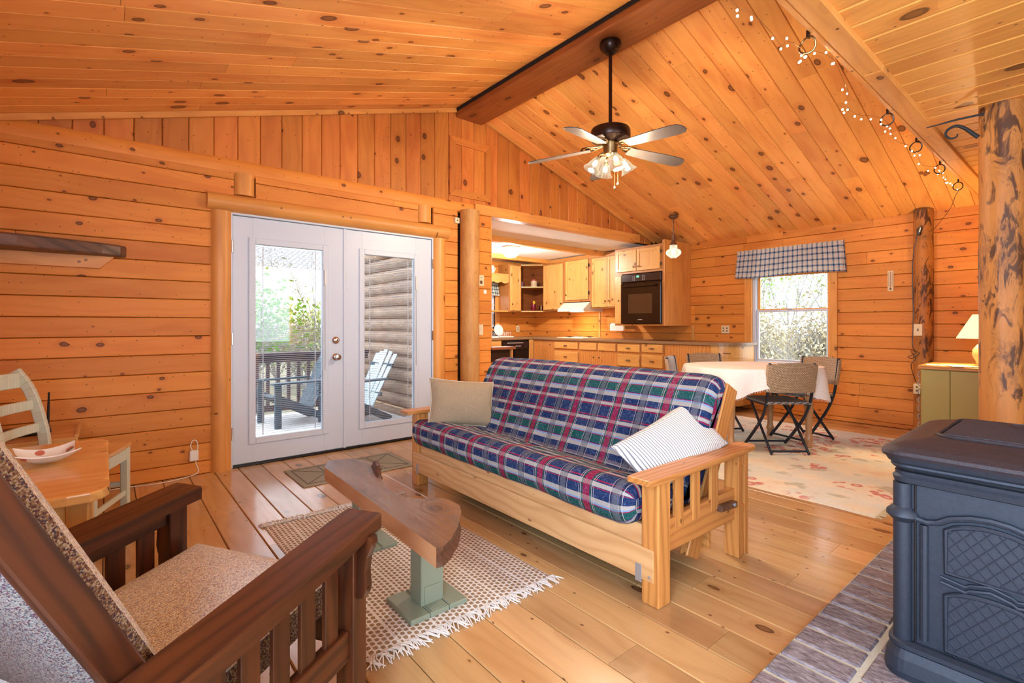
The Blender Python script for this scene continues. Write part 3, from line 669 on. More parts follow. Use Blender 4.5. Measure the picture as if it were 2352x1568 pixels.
def leaf(x0, x1, gx0, gx1, handed):
    z0, z1, gz0, gz1 = .024, 2.052, .225, 1.835; ya, yb = YA + .018, YA + .062
    m = MB(); m.box((x0, ya, z0), (gx0 - .02, yb, z1), .002); m.box((gx1 + .02, ya, z0), (x1, yb, z1), .002)
    m.box((gx0 - .02, ya, z0), (gx1 + .02, yb, gz0 - .02), 0); m.box((gx0 - .02, ya, gz1 + .02), (gx1 + .02, yb, z1), 0)
    lf_ = m.build('door_leaf', WHITE, d1)
    f = MB(); fw = .052
    f.box((gx0 - fw, ya - .012, gz0 - fw), (gx0, yb, gz1 + fw), .004); f.box((gx1, ya - .012, gz0 - fw), (gx1 + fw, yb, gz1 + fw), .004)
    f.box((gx0, ya - .012, gz0 - fw), (gx1, yb, gz0), .004); f.box((gx0, ya - .012, gz1), (gx1, yb, gz1 + fw), .004)
    fo = f.build('glass_frame', WHITE, d1)
    sc = MB()
    for k in range(12):
        z = gz0 - .02 + (gz1 - gz0 + .04) * k / 11
        for xx in (gx0 - .028, gx1 + .028): sc.rbox((xx, ya - .0125, z), (.007, .002, .007), (0, 0, 0), 0)
    for k in range(4):
        xx = gx0 + (gx1 - gx0) * (k + .5) / 4
        for z in (gz0 - .028, gz1 + .028): sc.rbox((xx, ya - .0125, z), (.007, .002, .007), (0, 0, 0), 0)
    o = sc.build('screw_heads', BLACKP, fo); o['kind'] = 'stuff'
    box('pane', (gx0, yb - .012, gz0), (gx1, yb - .008, gz1), PANE, d1, 0); box('pane', (gx0, ya - .002, gz0), (gx1, ya + .001, gz1), PANE, d1, 0)
    # enclosed blind
    bl = MB(); yc = (ya + yb) / 2 - .002; z = gz0 + .02
    if handed == 'l':
        zs = [gz0 + .02 + .0165 * k for k in range(56)] + [gz1 - .17 + .0085 * k for k in range(19)]
    else: zs = [gz0 + .02 + .0165 * k for k in range(int((gz1 - gz0 - .03) / .0165))]
    for z in zs: bl.rbox((.5 * (gx0 + gx1), yc, z), (gx1 - gx0 - .012, .012, .0016), (R(-14), 0, 0), 0)
    o = bl.build('blind_slats', BLIND, d1); o['kind'] = 'stuff'
    for xx in (gx0 + .06, gx1 - .06): box('blind_tape', (xx - .004, yc - .008, gz0 + .01), (xx + .004, yc - .007, gz1 - .01), BLIND, d1, 0)
    box('blind_slider', (gx1 + .012, ya - .026, 1.52), (gx1 + .028, ya - .012, 1.66), WHITEP, d1)
    box('slider_track', (gx1 + .017, ya - .0155, .75), (gx1 + .023, ya - .012, 1.52), STEEL, d1, 0)
    return x0, x1
leaf(.795, 1.706, .962, 1.511, 'l'); leaf(1.722, 2.634, 1.905, 2.432, 'r')
box('astragal', (1.700, YA + .008, .02), (1.726, YA + .05, 2.056), WHITE, d1)
for z in (1.022, .868):
    k = MB().lathe([(.031, 0), (.033, .006), (.026, .014), (.012, .018)] + ([(.012, .034), (.026, .042), (.030, .056), (.024, .068), (.0, .072)] if z < 1 else [(.014, .026), (.0, .028)]), 20, Matrix.Translation((1.633, YA + .018, z)) @ Euler((R(90), 0, 0)).to_matrix().to_4x4())
    k.build('door_knob' if z < 1 else 'deadbolt', CHROME, d1, True)
for xx in (.787, 2.641):
    for z in (.28, 1.05, 1.80):
        box('hinge', (xx - .006, YA - .004, z - .05), (xx + .008, YA + .012, z + .05), CHROME, d1)
# ---------------------------------------------------------------- window in the right wall
w1 = thing('window_1', None, None, (XB, 2.637, WZ0), kind='structure')
CAS = W('trim', 'z')
box('casing', (XB - .02, 2.075, .64), (XB + .03, WY0 + .012, 2.0), CAS, w1); box('casing', (XB - .02, WY1 - .012, .64), (XB + .03, 3.20, 2.0), CAS, w1)
box('casing', (XB - .02, 2.075, 1.86), (XB + .03, 3.20, 2.0), W('trim', 'y'), w1)
box('sill', (XB - .055, 2.03, .625), (XB + .05, 3.245, .65), W('trim', 'y'), w1); box('apron', (XB - .016, 2.05, .535), (XB + .01, 3.225, .624), W('trim', 'y'), w1)
jm = MB(); jm.box((XB + .03, WY0, WZ0), (XB + .16, WY0 + .016, WZ1)); jm.box((XB + .03, WY1 - .05, WZ0), (XB + .16, WY1, WZ1)); jm.box((XB + .03, WY0, WZ1 - .02), (XB + .16, WY1, WZ1)); jm.box((XB + .03, WY0, WZ0 - .01), (XB + .16, WY1, WZ0 + .012))
jm.build('jamb', WHITE, w1)
def sash(y0, y1, z0, z1, xx, bw, mat):
    m = MB(); m.box((xx, y0, z0), (xx + .03, y0 + bw, z1)); m.box((xx, y1 - bw, z0), (xx + .03, y1, z1)); m.box((xx, y0 + bw, z0), (xx + .03, y1 - bw, z0 + bw)); m.box((xx, y0 + bw, z1 - bw), (xx + .03, y1 - bw, z1))
    o = m.build('sash', mat, w1); box('pane', (xx + .012, y0 + bw, z0 + bw), (xx + .016, y1 - bw, z1 - bw), PANE, o, 0)
sash(WY0 + .02, WY1 - .055, WZ0 + .015, 1.36, XB + .045, .03, WHITE); sash(WY0 + .02, WY1 - .055, 1.345, WZ1 - .02, XB + .085, .032, CAS)
box('sash_lock', (XB + .03, 2.60, 1.36), (XB + .05, 2.66, 1.375), CHROME, w1)
# valance: gathered checked cloth
def valance(name, label, org_, along, out, L, H, depth, mat, flare=.03, parent=None):
    """gathered curtain strip hanging from z=0 down to -H"""
    V = []; F = []; uv = []; nu, nv = 90, 14; a, o = Vector(along), Vector(out)
    for j in range(nv + 1):
        t = j / nv
        for i in range(nu + 1):
            s = i / nu; x = (s - .5) * (L + flare * 2 * t) + L / 2
            wv = (.5 + .5 * math.sin(s * 60 + 2 * math.sin(s * 13))) * .6 + .4 * mnoise.noise(Vector((s * 18, t * 1.5, 1)))
            ed = min(1, s / .03, (1 - s) / .03)
            dd = depth * (.55 + .45 * ed * (0.4 + .6 * t)) + .022 * wv * (.35 + .65 * t)
            z = -H * t + (.006 * math.sin(s * 140) if j == 0 else 0) - .012 * t * math.sin(s * 7)
            V.append(a * x + o * dd * (1 if ed > .01 else .2) + Vector((0, 0, z))); uv.append((s * L * 1.35, -H * t))
    for j in range(nv):
        for i in range(nu): F.append([j * (nu + 1) + i, j * (nu + 1) + i + 1, (j + 1) * (nu + 1) + i + 1, (j + 1) * (nu + 1) + i])
    o_ = mobj(name, V, F, mat, parent, True, org_, uv); return props(o_, label, 'curtain')
valance('window_valance', 'blue and white checked gathered valance over the dining window', (XB - .02, 3.285, 2.175), (0, -1, 0), (-1, 0, 0), 1.285, .37, .07, CHECK)
tube_ = MB().tube([(XB - .06, 3.28, 2.168), (XB - .06, 2.0, 2.168)], .006); props(tube_.build('curtain_rod', WHITEP), 'white curtain rod threaded through the blue checked valance', 'curtain rod')
# kitchen window above the sink
w2 = thing('window_2', None, None, (5.29, KY, KWZ0), kind='structure')
box('casing', (KWX0 - .08, KY - .02, KWZ0 - .08), (KWX0, KY + .03, KWZ1 + .06), W('trim', 'z'), w2); box('casing', (KWX1, KY - .02, KWZ0 - .08), (KWX1 + .08, KY + .03, KWZ1 + .06), W('trim', 'z'), w2)
box('casing', (KWX0, KY - .02, KWZ1), (KWX1, KY + .03, KWZ1 + .06), W('trim', 'x'), w2); box('sill', (KWX0 - .1, KY - .05, KWZ0 - .04), (KWX1 + .1, KY + .03, KWZ0), W('trim', 'x'), w2)
m = MB(); m.box((KWX0, KY + .05, KWZ0), (KWX1, KY + .08, KWZ0 + .04)); m.box((KWX0, KY + .05, KWZ1 - .04), (KWX1, KY + .08, KWZ1)); m.box((KWX0, KY + .05, KWZ0), (KWX0 + .04, KY + .08, KWZ1)); m.box((KWX1 - .04, KY + .05, KWZ0), (KWX1, KY + .08, KWZ1)); m.box((KWX0, KY + .045, 1.52), (KWX1, KY + .08, 1.56)); m.build('sash', WHITE, w2)
box('pane', (KWX0 + .04, KY + .062, KWZ0 + .04), (KWX1 - .04, KY + .066, KWZ1 - .04), PANE, w2, 0)
valance('window_valance', 'green and white checked curtain at the kitchen sink window', (4.80, KY - .02, 1.965), (1, 0, 0), (0, -1, 0), 1.06, .25, .05, CHECKG)
# ---------------------------------------------------------------- futon sofa
FY0, FY1 = 1.205, 3.215        # centre planes of the two side frames
fu = thing('futon_sofa', 'pine futon sofa with navy plaid mattress facing the slab bench', 'sofa', (2.1, 2.2, 0))
FS, FP = W('futonside'), W('futon')
def side(yc, sgn):
    """one arm frame; sgn +1 points to the outside"""
    t = .085
    bar('leg', (1.782, yc, 0), (1.782, yc, .522), t, .09, FS, fu, up=(1, 0, 0), bev=.006)
    # rear leg with a slot: two stiles, joined above and below
    for xx in (2.452, 2.518): bar('leg', (xx, yc, 0), (xx, yc, .522), t * .9, .036, FS, fu, up=(1, 0, 0))
    box('slot_block', (2.47, yc - .036, .0), (2.50, yc + .036, .26), W('futonside', 'z'), fu); box('slot_block', (2.47, yc - .036, .46), (2.50, yc + .036, .52), W('futonside', 'z'), fu)
    # arm board, slightly waisted
    poly = [(1.655, -.055), (1.70, -.06), (2.0, -.062), (2.30, -.06), (2.58, -.05), (2.60, -.03), (2.60, .03), (2.58, .05), (2.30, .056), (2.0, .055), (1.70, .06), (1.655, .055)]
    MB().prism([(x, y * 1.0 + yc + sgn * .005) for x, y in poly], .024, Matrix.Translation((0, 0, .522)), .004).build('arm', W('futonside', 'x'), fu)
    rail = MB().prism([(1.827, .200), (2.434, .190), (2.434, .345), (1.827, .335)], .034, Matrix(((1, 0, 0, 0), (0, 0, -1, yc + .017), (0, 1, 0, 0), (0, 0, 0, 1))), .003)
    rail.build('side_rail', W('futonside', 'x'), fu)
    for xx in (1.93, 2.07, 2.235):
        bar('slat', (xx, yc + sgn * .012, .285), (xx, yc + sgn * .012, .522), .018, .062, FS, fu, up=(1, 0, 0), bev=.002)
    bz = MB().rbox((2.33, yc + sgn * .03, .285), (.15, .03, .032), (0, R(4), 0), .004); bz.build('stop_block', W('shelf', 'x'), fu)
    MB().lathe([(.009, 0), (.009, .006), (.004, .008)], 10, Matrix.Translation((2.375, yc + sgn * .045, .285)) @ Euler((R(-90 * sgn), 0, 0)).to_matrix().to_4x4()).build('bolt', STEEL, fu)
    # leaning back post of the folding frame
    yi = yc - sgn * .075
    bar('back_post', (2.165, yi, .05), (2.565, yi, .835), .04, .115, FS, fu, up=(0, 1, 0) if False else (1, 0, 0), bev=.004)
    box('corner_bracket', (1.733, yc + sgn * -.05 - .012, .085), (1.7365, yc + sgn * -.05 + .02, .16), STEEL, fu, .001)
    MB().lathe([(.006, 0), (.006, .004)], 8, Matrix.Translation((1.735, yc, .12)) @ Euler((0, R(-90), 0)).to_matrix().to_4x4()).build('screw', STEEL, fu)
side(FY0, -1); side(FY1, 1)
box('front_rail', (1.735, FY0 - .04 + .02, .098), (1.756, FY1 + .04 - .02, .235), W('futon', 'y'), fu)
box('seat_rail', (1.758, FY0 + .05, .20), (1.782, FY1 - .05, .318), W('futon', 'y'), fu)
box('rear_rail', (2.30, FY0 + .05, .05), (2.325, FY1 - .05, .275), W('futonside', 'y'), fu)  # unseen rail, made deeper to block lamp light under the sofa
for k in range(8):
    yy = FY0 + .18 + (FY1 - FY0 - .36) * k / 7
    box('seat_slat', (1.78, yy - .03, .262), (2.30, yy + .03, .28), W('futon', 'x'), fu)
for t_ in (.25, .34, .43, .62, .8): bar('back_slat', (2.165 + .40 * t_ + .03, FY0 + .1, .05 + .785 * t_), (2.165 + .40 * t_ + .03, FY1 - .1, .05 + .785 * t_), .02, .08, W('futonside'), fu, up=(.45, 0, .9))  # second and third slats added to stop kitchen light reaching the floor below
def futon_mattress():
    prof = [(1.77, .300), (1.705, .318), (1.676, .365), (1.672, .42), (1.69, .468), (1.75, .490), (1.88, .470), (2.0, .436), (2.09, .402), (2.125, .392), (2.145, .418), (2.20, .53), (2.28, .69), (2.345, .81), (2.405, .878), (2.475, .905), (2.545, .885), (2.568, .82), (2.53, .72), (2.46, .58), (2.37, .40), (2.28, .305), (2.16, .282), (1.95, .290)]
    P = catmull([(a, 0, b) for a, b in prof], 4, True); n = len(P)
    N = []
    for i in range(n):
        t = P[(i + 1) % n] - P[i - 1]; N.append(Vector((-t.z, 0, t.x)).normalized())
    c0 = Vector((2.0, 0, .4))
    cen = sum(P, Vector()) / n
    # orient outward
    if sum((P[i] - cen).dot(N[i]) for i in range(n)) < 0: N = [-q for q in N]
    arc = [0]
    for i in range(1, n + 1): arc.append(arc[-1] + (P[i % n] - P[i - 1]).length)
    y0, y1 = FY0 + .065, FY1 - .035; rows = [0, .012, .028, .05, .08, .13]; 
    ys = [y0 + r for r in rows] + [y0 + .13 + (y1 - y0 - .26) * k / 46 for k in range(1, 46)] + [y1 - r for r in rows[::-1]]
    V = []; uv = []; F = []
    for y in ys:
        e = min(y - y0, y1 - y); rad = .085; ins = 0
        if e < rad: q = 1 - e / rad; ins = rad * (1 - math.sqrt(max(0, 1 - q * q))) * .75
        for i in range(n):
            wv = .007 * mnoise.noise(Vector((P[i].x * 5, y * 3.2, P[i].z * 5))) + .004 * mnoise.noise(Vector((P[i].x * 14, y * 8, P[i].z * 14)))
            cr = math.exp(-((P[i].x - 2.10) ** 2 + (P[i].z - .42) ** 2) / .02); wv += .010 * cr * math.sin(y * 17 + 3 * math.sin(y * 5))
            q = P[i] + N[i] * (wv - ins)
            V.append((q.x, y, q.z)); uv.append((y + .105, arc[i] - .08 if arc[i] < .715 else arc[i] - .797))
    for j in range(len(ys) - 1):
        for i in range(n):
            F.append([j * n + i, j * n + (i + 1) % n, (j + 1) * n + (i + 1) % n, (j + 1) * n + i])
    F.append(list(range(n))[::-1]); F.append([(len(ys) - 1) * n + i for i in range(n)])
    def uvf(p, vi):
        u, v = uv[vi]
        if vi % n == 0 and any(k % n == n - 1 for k in p.vertices) and len(p.vertices) == 4: v = arc[n] - .797
        if len(p.vertices) > 4: co = V[vi]; return (co[0] * .9 + .07, co[2] + .1)
        return (u, v)
    o = mobj('mattress', V, F, PLAID, fu, True, (0, 0, 0), uvf)
    # recompute normals outward
    bm = bmesh.new(); bm.from_mesh(o.data); bmesh.ops.recalc_face_normals(bm, faces=bm.faces[:]); bm.to_mesh(o.data); bm.free()
    return o
futon_mattress()
def pillow(name, label, mat, w, h, t, loc, rot, piping=None):
    """stuffed pillow in its own xy plane"""
    n = 22; V = []; F = []; uv = []
    for side_ in (1, -1):
        for j in range(n + 1):
            for i in range(n + 1):
                a, b = -1 + 2 * i / n, -1 + 2 * j / n
                bul = max(0, (1 - a * a)) ** .42 * max(0, (1 - b * b)) ** .42
                px, py = a * w / 2 * (1 - .07 * (1 - abs(b) ** 1.5) * abs(a)), b * h / 2 * (1 - .07 * (1 - abs(a) ** 1.5) * abs(b))
                z = side_ * t / 2 * bul + .006 * mnoise.noise(Vector((a * 2, b * 2, side_))) * bul
                V.append((px, py, z)); uv.append((px, py))
    m_ = (n + 1) ** 2
    for s_ in (0, 1):
        for j in range(n):
            for i in range(n):
                f = [s_ * m_ + j * (n + 1) + i, s_ * m_ + j * (n + 1) + i + 1, s_ * m_ + (j + 1) * (n + 1) + i + 1, s_ * m_ + (j + 1) * (n + 1) + i]
                F.append(f if s_ == 0 else f[::-1])
    root = thing(name, label, 'pillow', loc, 0); root.rotation_euler = rot
    mobj('cover', V, F, mat, root, True, (0, 0, 0), uv)
    ed = [V[i] for i in range(n + 1)] + [V[(j) * (n + 1) + n] for j in range(1, n + 1)] + [V[n * (n + 1) + i] for i in range(n - 1, -1, -1)] + [V[j * (n + 1)] for j in range(n - 1, 0, -1)]
    MB().tube([Vector((p[0], p[1], 0)) for p in ed], .0045 if piping else .002, 6, True).build('piping' if piping else 'seam', piping or mat, root, True)
    return root
def frame(ax, ay):
    ax = Vector(ax).normalized(); ay = (Vector(ay) - ax * ax.dot(Vector(ay))).normalized(); az = ax.cross(ay)
    return Matrix((ax, ay, az)).transposed().to_euler()
pillow('throw_pillow', 'tan linen pillow with piped edge at the door end of the sofa', TAN, .50, .33, .15, (1.985, 2.965, .600), frame((.97, -.22, -.12), (.10, .25, 1)), plain('linen_piping', srgb(190, 178, 158), .8))
pillow('throw_pillow', 'white pillow with thin grey stripes leaning on the near sofa arm', TICK, .58, .29, .17, (2.15, 1.365, .575), frame((.94, -.12, .30), (-.12, .72, .66)))
# ---------------------------------------------------------------- slab bench
be = thing('slab_bench', 'live-edge wood slab coffee bench on sage green pedestals', 'coffee table', (1.0, 2.1, 0))
out = [(.884, 2.611), (.941, 2.721), (1.002, 2.712), (1.057, 2.678), (1.096, 2.60), (1.120, 2.50), (1.13, 2.44), (1.085, 2.38), (1.045, 2.29), (1.012, 2.17), (.994, 2.087), (.989, 1.99), (1.0, 1.93), (1.048, 1.875), (1.101, 1.845), (1.13, 1.793), (1.130, 1.707), (1.094, 1.639), (1.007, 1.53), (.931, 1.458), (.880, 1.426), (.853, 1.429)]
sv = MB(); n = len(out)
pts = [Vector((a, b, 0)) for a, b in out]
top = []; 
def ring(z, off):
    r = []
    for i in range(n):
        t = (pts[(i + 1) % n] - pts[i - 1]).normalized(); nn = Vector((t.y, -t.x, 0))
        k = off if 4 < i < n - 1 else 0
        r.append(pts[i] - nn * k * -1 * (1 if True else 0) + Vector((0, 0, z)) + Vector((.004 * mnoise.noise(Vector((i * 1.7, z * 40, 0))), 0, 0)) * (1 if 4 < i < n - 1 else 0))
    return r
layers = [(.352, 0), (.368, .006), (.385, .012), (.402, .006), (.420, 0)]
V = []
for z, o_ in layers: V += ring(z, o_)
F = [[j * n + i, j * n + (i + 1) % n, (j + 1) * n + (i + 1) % n, (j + 1) * n + i] for j in range(len(layers) - 1) for i in range(n)]
fm = [1 if (i == n - 1) else 2 for j in range(len(layers) - 1) for i in range(n)]
F += [list(range(n)), [(len(layers) - 1) * n + i for i in range(n)]]; fm += [0, 0]
cx_ = Vector((1.0, 2.1, .386))
so = mobj('slab', [v - cx_ for v in V], F, None, be, False, cx_, mats=[W('slab', 'y'), W('slabside', 'y'), W('bark', 'y')], fm=fm)
bm = bmesh.new(); bm.from_mesh(so.data); bmesh.ops.recalc_face_normals(bm, faces=bm.faces[:]); bm.to_mesh(so.data); bm.free()
# curled bark lip in the bite of the slab
lip = MB(); lp = [((1.080, 2.46, .37), (1.09, 2.455, .43)), ((1.078, 2.40, .365), (1.082, 2.40, .470)), ((1.052, 2.33, .36), (1.062, 2.325, .463)), ((1.03, 2.27, .365), (1.04, 2.262, .428))]
for a, b in lp: lip.V += [Vector(a), Vector(b), Vector(b) + Vector((-.014, .006, -.004)), Vector(a) + Vector((-.03, .006, 0))]
for j in range(len(lp) - 1):
    for k in range(4): lip.F.append([j * 4 + k, j * 4 + (k + 1) % 4, (j + 1) * 4 + (k + 1) % 4, (j + 1) * 4 + k])
lip.F += [[0, 1, 2, 3], [12, 13, 14, 15][::-1]]
lip.build('bark_lip', W('bark', 'y'), be)
for yc, xc in ((1.81, 1.035), (2.48, 1.05)):
    rbox('pedestal_post', (xc, yc, .188), (.105, .095, .328), (0, 0, 0), SAGE, be, .004)
    b_ = MB()
    for k in (-1, 0, 1): b_.rbox((xc + k * .0885, yc, .017), (.0865, .22, .022), (0, 0, 0), .004)
    b_.build('pedestal_base', SAGE, be)
    for s_ in (-1, 1):
        pl = MB(); pl.rbox((xc, yc + s_ * .075, .0295), (.075, .055, .003), (0, 0, 0), .001); pl.rbox((xc, yc + s_ * .0495, .065), (.075, .004, .072), (0, 0, 0), .001)
        br_ = pl.build('angle_bracket', SAGE, be)
        sc_ = MB()
        for qx in (-.022, .022): sc_.rbox((xc + qx, yc + s_ * .08, .0315), (.009, .009, .002), (0, 0, 0), 0); sc_.rbox((xc + qx, yc + s_ * .052, .08), (.009, .002, .009), (0, 0, 0), 0)
        o = sc_.build('screw_heads', STEEL, br_); o['kind'] = 'stuff'
# ---------------------------------------------------------------- woven rug with fringe
def rug_mat():
    m, g, b = newmat('braided_cotton'); v = g.n('ShaderNodeTexCoord').outputs['Object']; x, y, z = g.sep(v)
    # offset rows of tan nubs bound by white braid
    ry = g.m('DIVIDE', x, .0225); row = g.m('FLOOR', ry); sh = g.m('MULTIPLY', g.m('MODULO', g.m('ABSOLUTE', row), 2.), .5)
    fx = g.m('SUBTRACT', g.m('FRACT', g.m('ADD', g.m('DIVIDE', y, .027), sh)), .5); fy = g.m('SUBTRACT', g.m('FRACT', ry), .5)
    wob = g.m('MULTIPLY', g.m('SUBTRACT', g.noise(v, 55., 2.), .5), 1.1)
    d = g.m('ADD', g.m('ADD', g.m('POWER', g.m('ABSOLUTE', g.m('MULTIPLY', fx, 2.5)), 3.), g.m('POWER', g.m('ABSOLUTE', g.m('MULTIPLY', fy, 2.5)), 3.)), wob)
    nub = g.smooth(d, 1.0, .45)
    tw = g.noise(v, 240., 2.)
    tan = g.mix(tw, srgb(190, 160, 128), srgb(122, 94, 70)); wh = g.mix(tw, srgb(246, 242, 238), srgb(214, 206, 200))
    lane = g.smooth(g.m('ABSOLUTE', g.m('SUBTRACT', g.m('FRACT', g.m('DIVIDE', x, .155)), .5)), .455, .48)
    c = g.mix(g.m('MULTIPLY', nub, g.m('SUBTRACT', 1., lane)), wh, tan)
    bp = g.n('ShaderNodeBump', {'Height': g.m('ADD', g.m('MULTIPLY', nub, -.6), tw), 'Strength': .8, 'Distance': .006})
    setin(g, b, Base_Color=c, Roughness=.95, Specular_IOR_Level=.15, Normal=bp.outputs[0]); return m
RUGM = rug_mat()
rg = thing('woven_rug', 'braided white and tan cotton rug with fringed ends under the slab bench', 'rug', (1.14, 2.36, 0))
RX0, RX1, RY0, RY1 = .70, 1.59, 1.63, 3.08
V = []; F = []; nx, ny = 40, 64
for j in range(ny + 1):
    for i in range(nx + 1):
        px, py = RX0 + (RX1 - RX0) * i / nx, RY0 + (RY1 - RY0) * j / ny
        e = min(i, nx - i, j, ny - j)
        z = .0085 if e > 0 else .001
        px += .008 * mnoise.noise(Vector((py * 4, 1, 0))) * (1 if i in (0, nx) else 0); py += .012 * mnoise.noise(Vector((px * 4, 2, 0)))
        V.append((px - 1.14, py - 2.36, z + .0012 * mnoise.noise(Vector((px * 25, py * 25, 0)))))
for j in range(ny):
    for i in range(nx): F.append([j * (nx + 1) + i, j * (nx + 1) + i + 1, (j + 1) * (nx + 1) + i + 1, (j + 1) * (nx + 1) + i])
mobj('weave', V, F, RUGM, rg, True, (1.14, 2.36, 0))
FRI = plain('cotton_fringe', srgb(226, 220, 214), .95, 0, .1, .15, 300)
for y0, s_ in ((RY0, -1), (RY1, 1)):
    fb = MB(); r2 = random.Random(5)
    k = 0; px = RX0 - .01
    while px < RX1 + .01:
        L = .05 + r2.random() * .035; a = (r2.random() - .5) * 1.3; b_ = a + (r2.random() - .5) * 1.2
        p0 = Vector((px, y0 + .004 * s_ * -1, .008)); p1 = p0 + Vector((math.sin(a) * L * .45, s_ * math.cos(a) * L * .45, .004)); p2 = p1 + Vector((math.sin(b_) * L * .5, s_ * abs(math.cos(b_)) * L * .5, -.007))
        p2.z = max(.004, p2.z)
        fb.tube([p0, p1, p2], [.0035, .003, .002], 5); px += .0042 + r2.random() * .003
    o = fb.build('fringe', FRI, rg, True); o['kind'] = 'stuff'
# door mat
mt = thing('door_mat', 'grey rectangular mat with raised lines in front of the glass doors', 'doormat', (1.53, 3.9, 0))
MATM = plain('grey_mat', srgb(158, 152, 138), .95, 0, .1, .35, 160, .8, 500)
box('mat', (1.085, 3.645, 0), (1.985, 4.145, .009), MATM, mt, .004)
ln = plain('mat_line', srgb(104, 100, 92), .95)
for a, b in (((1.13, 3.69), (1.94, 3.69)), ((1.13, 4.10), (1.94, 4.10)), ((1.13, 3.69), (1.13, 4.10)), ((1.94, 3.69), (1.94, 4.10)), ((1.13, 3.69), (1.54, 4.10)), ((1.54, 4.10), (1.94, 3.69)), ((1.13, 4.10), (1.54, 3.69)), ((1.54, 3.69), (1.94, 4.10)), ((1.33, 3.69), (1.33, 4.1)), ((1.74, 3.69), (1.74, 4.1))):
    bar('raised_line', (a[0], a[1], .0095), (b[0], b[1], .0095), .007, .003, ln, mt, bev=0)
# ---------------------------------------------------------------- oak armchair in the foreground
mc = thing('oak_armchair', 'dark oak slatted armchair with speckled tweed cushions in the foreground', 'armchair', (.40, 1.725, 0), R(31))
OK_ = W('oak')
def arm_z(f): return .611 + .130 * f if f < 0 else .611
for s_ in (-1, 1):
    # arm: board that dips to the back, wider in the middle
    nf = 16; V = []; F = []
    for i in range(nf + 1):
        f = .012 - .80 * i / nf; wo = .425 + .012 * math.sin(math.pi * i / nf); wi = .300 + .012 * (i / nf)
        if i == nf: wo -= .02; wi += .02
        zt = arm_z(f) - .012 * math.sin(math.pi * min(1, i / nf)) * 0
        ch = .006
        ringp = [(wi, zt - .043), (wi, zt - ch), (wi + ch, zt), (wo - ch, zt), (wo, zt - ch), (wo, zt - .043)]
        V += [(f, s_ * a, z) for a, z in ringp]
    for i in range(nf):
        for k in range(6): F.append([i * 6 + k, i * 6 + (k + 1) % 6, (i + 1) * 6 + (k + 1) % 6, (i + 1) * 6 + k])
    F += [list(range(6))[::-1], [nf * 6 + k for k in range(6)]]
    o = mobj('arm', V, F, OK_, mc)
    bm = bmesh.new(); bm.from_mesh(o.data); bmesh.ops.recalc_face_normals(bm, faces=bm.faces[:]); bm.to_mesh(o.data); bm.free()
    yc = s_ * .362
    bar('leg', (-.045, yc, 0), (-.045, yc, .572), .06, .06, OK_, mc, up=(1, 0, 0)); bar('leg', (-.66, yc, 0), (-.66, yc, .49), .06, .06, OK_, mc, up=(1, 0, 0))
    bar('top_rail', (-.075, yc, .535), (-.63, yc, .463), .030, .062, OK_, mc)
    bar('side_rail', (-.075, yc, .262), (-.63, yc, .232), .034, .085, OK_, mc)
    for k in range(6):
        f = -.135 - k * .088; bar('slat', (f, yc, .27 + .05 * f), (f, yc, arm_z(f) - .09), .014, .052, OK_, mc, up=(1, 0, 0), bev=.002)
    # corbel under the arm, on the outside of the front leg
    pr = [(0, 0), (.046, 0), (.050, -.02), (.032, -.06), (.026, -.10), (.030, -.15), (.022, -.175), (0, -.18)]
    cb = MB().prism(pr, .03, None, .002); Mx = Matrix(((0, 0, 1, -.06), (s_, 0, 0, s_ * .392), (0, 1, 0, .568), (0, 0, 0, 1)))
    o = MB().add(cb.V, cb.F, Mx).build('corbel', W('oak', 'z'), mc)
    bm = bmesh.new(); bm.from_mesh(o.data); bmesh.ops.recalc_face_normals(bm, faces=bm.faces[:]); bm.to_mesh(o.data); bm.free()
    # back stile leaning to the rear
    bar('back_stile', (-.518, s_ * .282, .34), (-.915, s_ * .282, 1.13), .034, .062, OK_, mc, up=(1, 0, 0), bev=.004)
    for z_ in (.545, .415): MB().lathe([(.007, 0), (.007, .003), (.003, .004)], 10, Matrix.Translation((-.045, s_ * (.392 + .045 if z_ > .5 else .392 + .030), z_)) @ Euler((R(-90 * s_), 0, 0)).to_matrix().to_4x4()).build('plug', W('oak', 'y'), mc)
bar('front_rail', (-.045, -.33, .285), (-.045, .33, .285), .03, .09, OK_, mc); bar('rear_rail', (-.64, -.33, .24), (-.64, .33, .24), .03, .085, OK_, mc)
for t_ in (.30, .95): bar('back_rail', (-.512 - .393 * t_ - .01, -.27, .34 + .79 * t_), (-.512 - .393 * t_ - .01, .27, .34 + .79 * t_), .03, .05, OK_, mc)
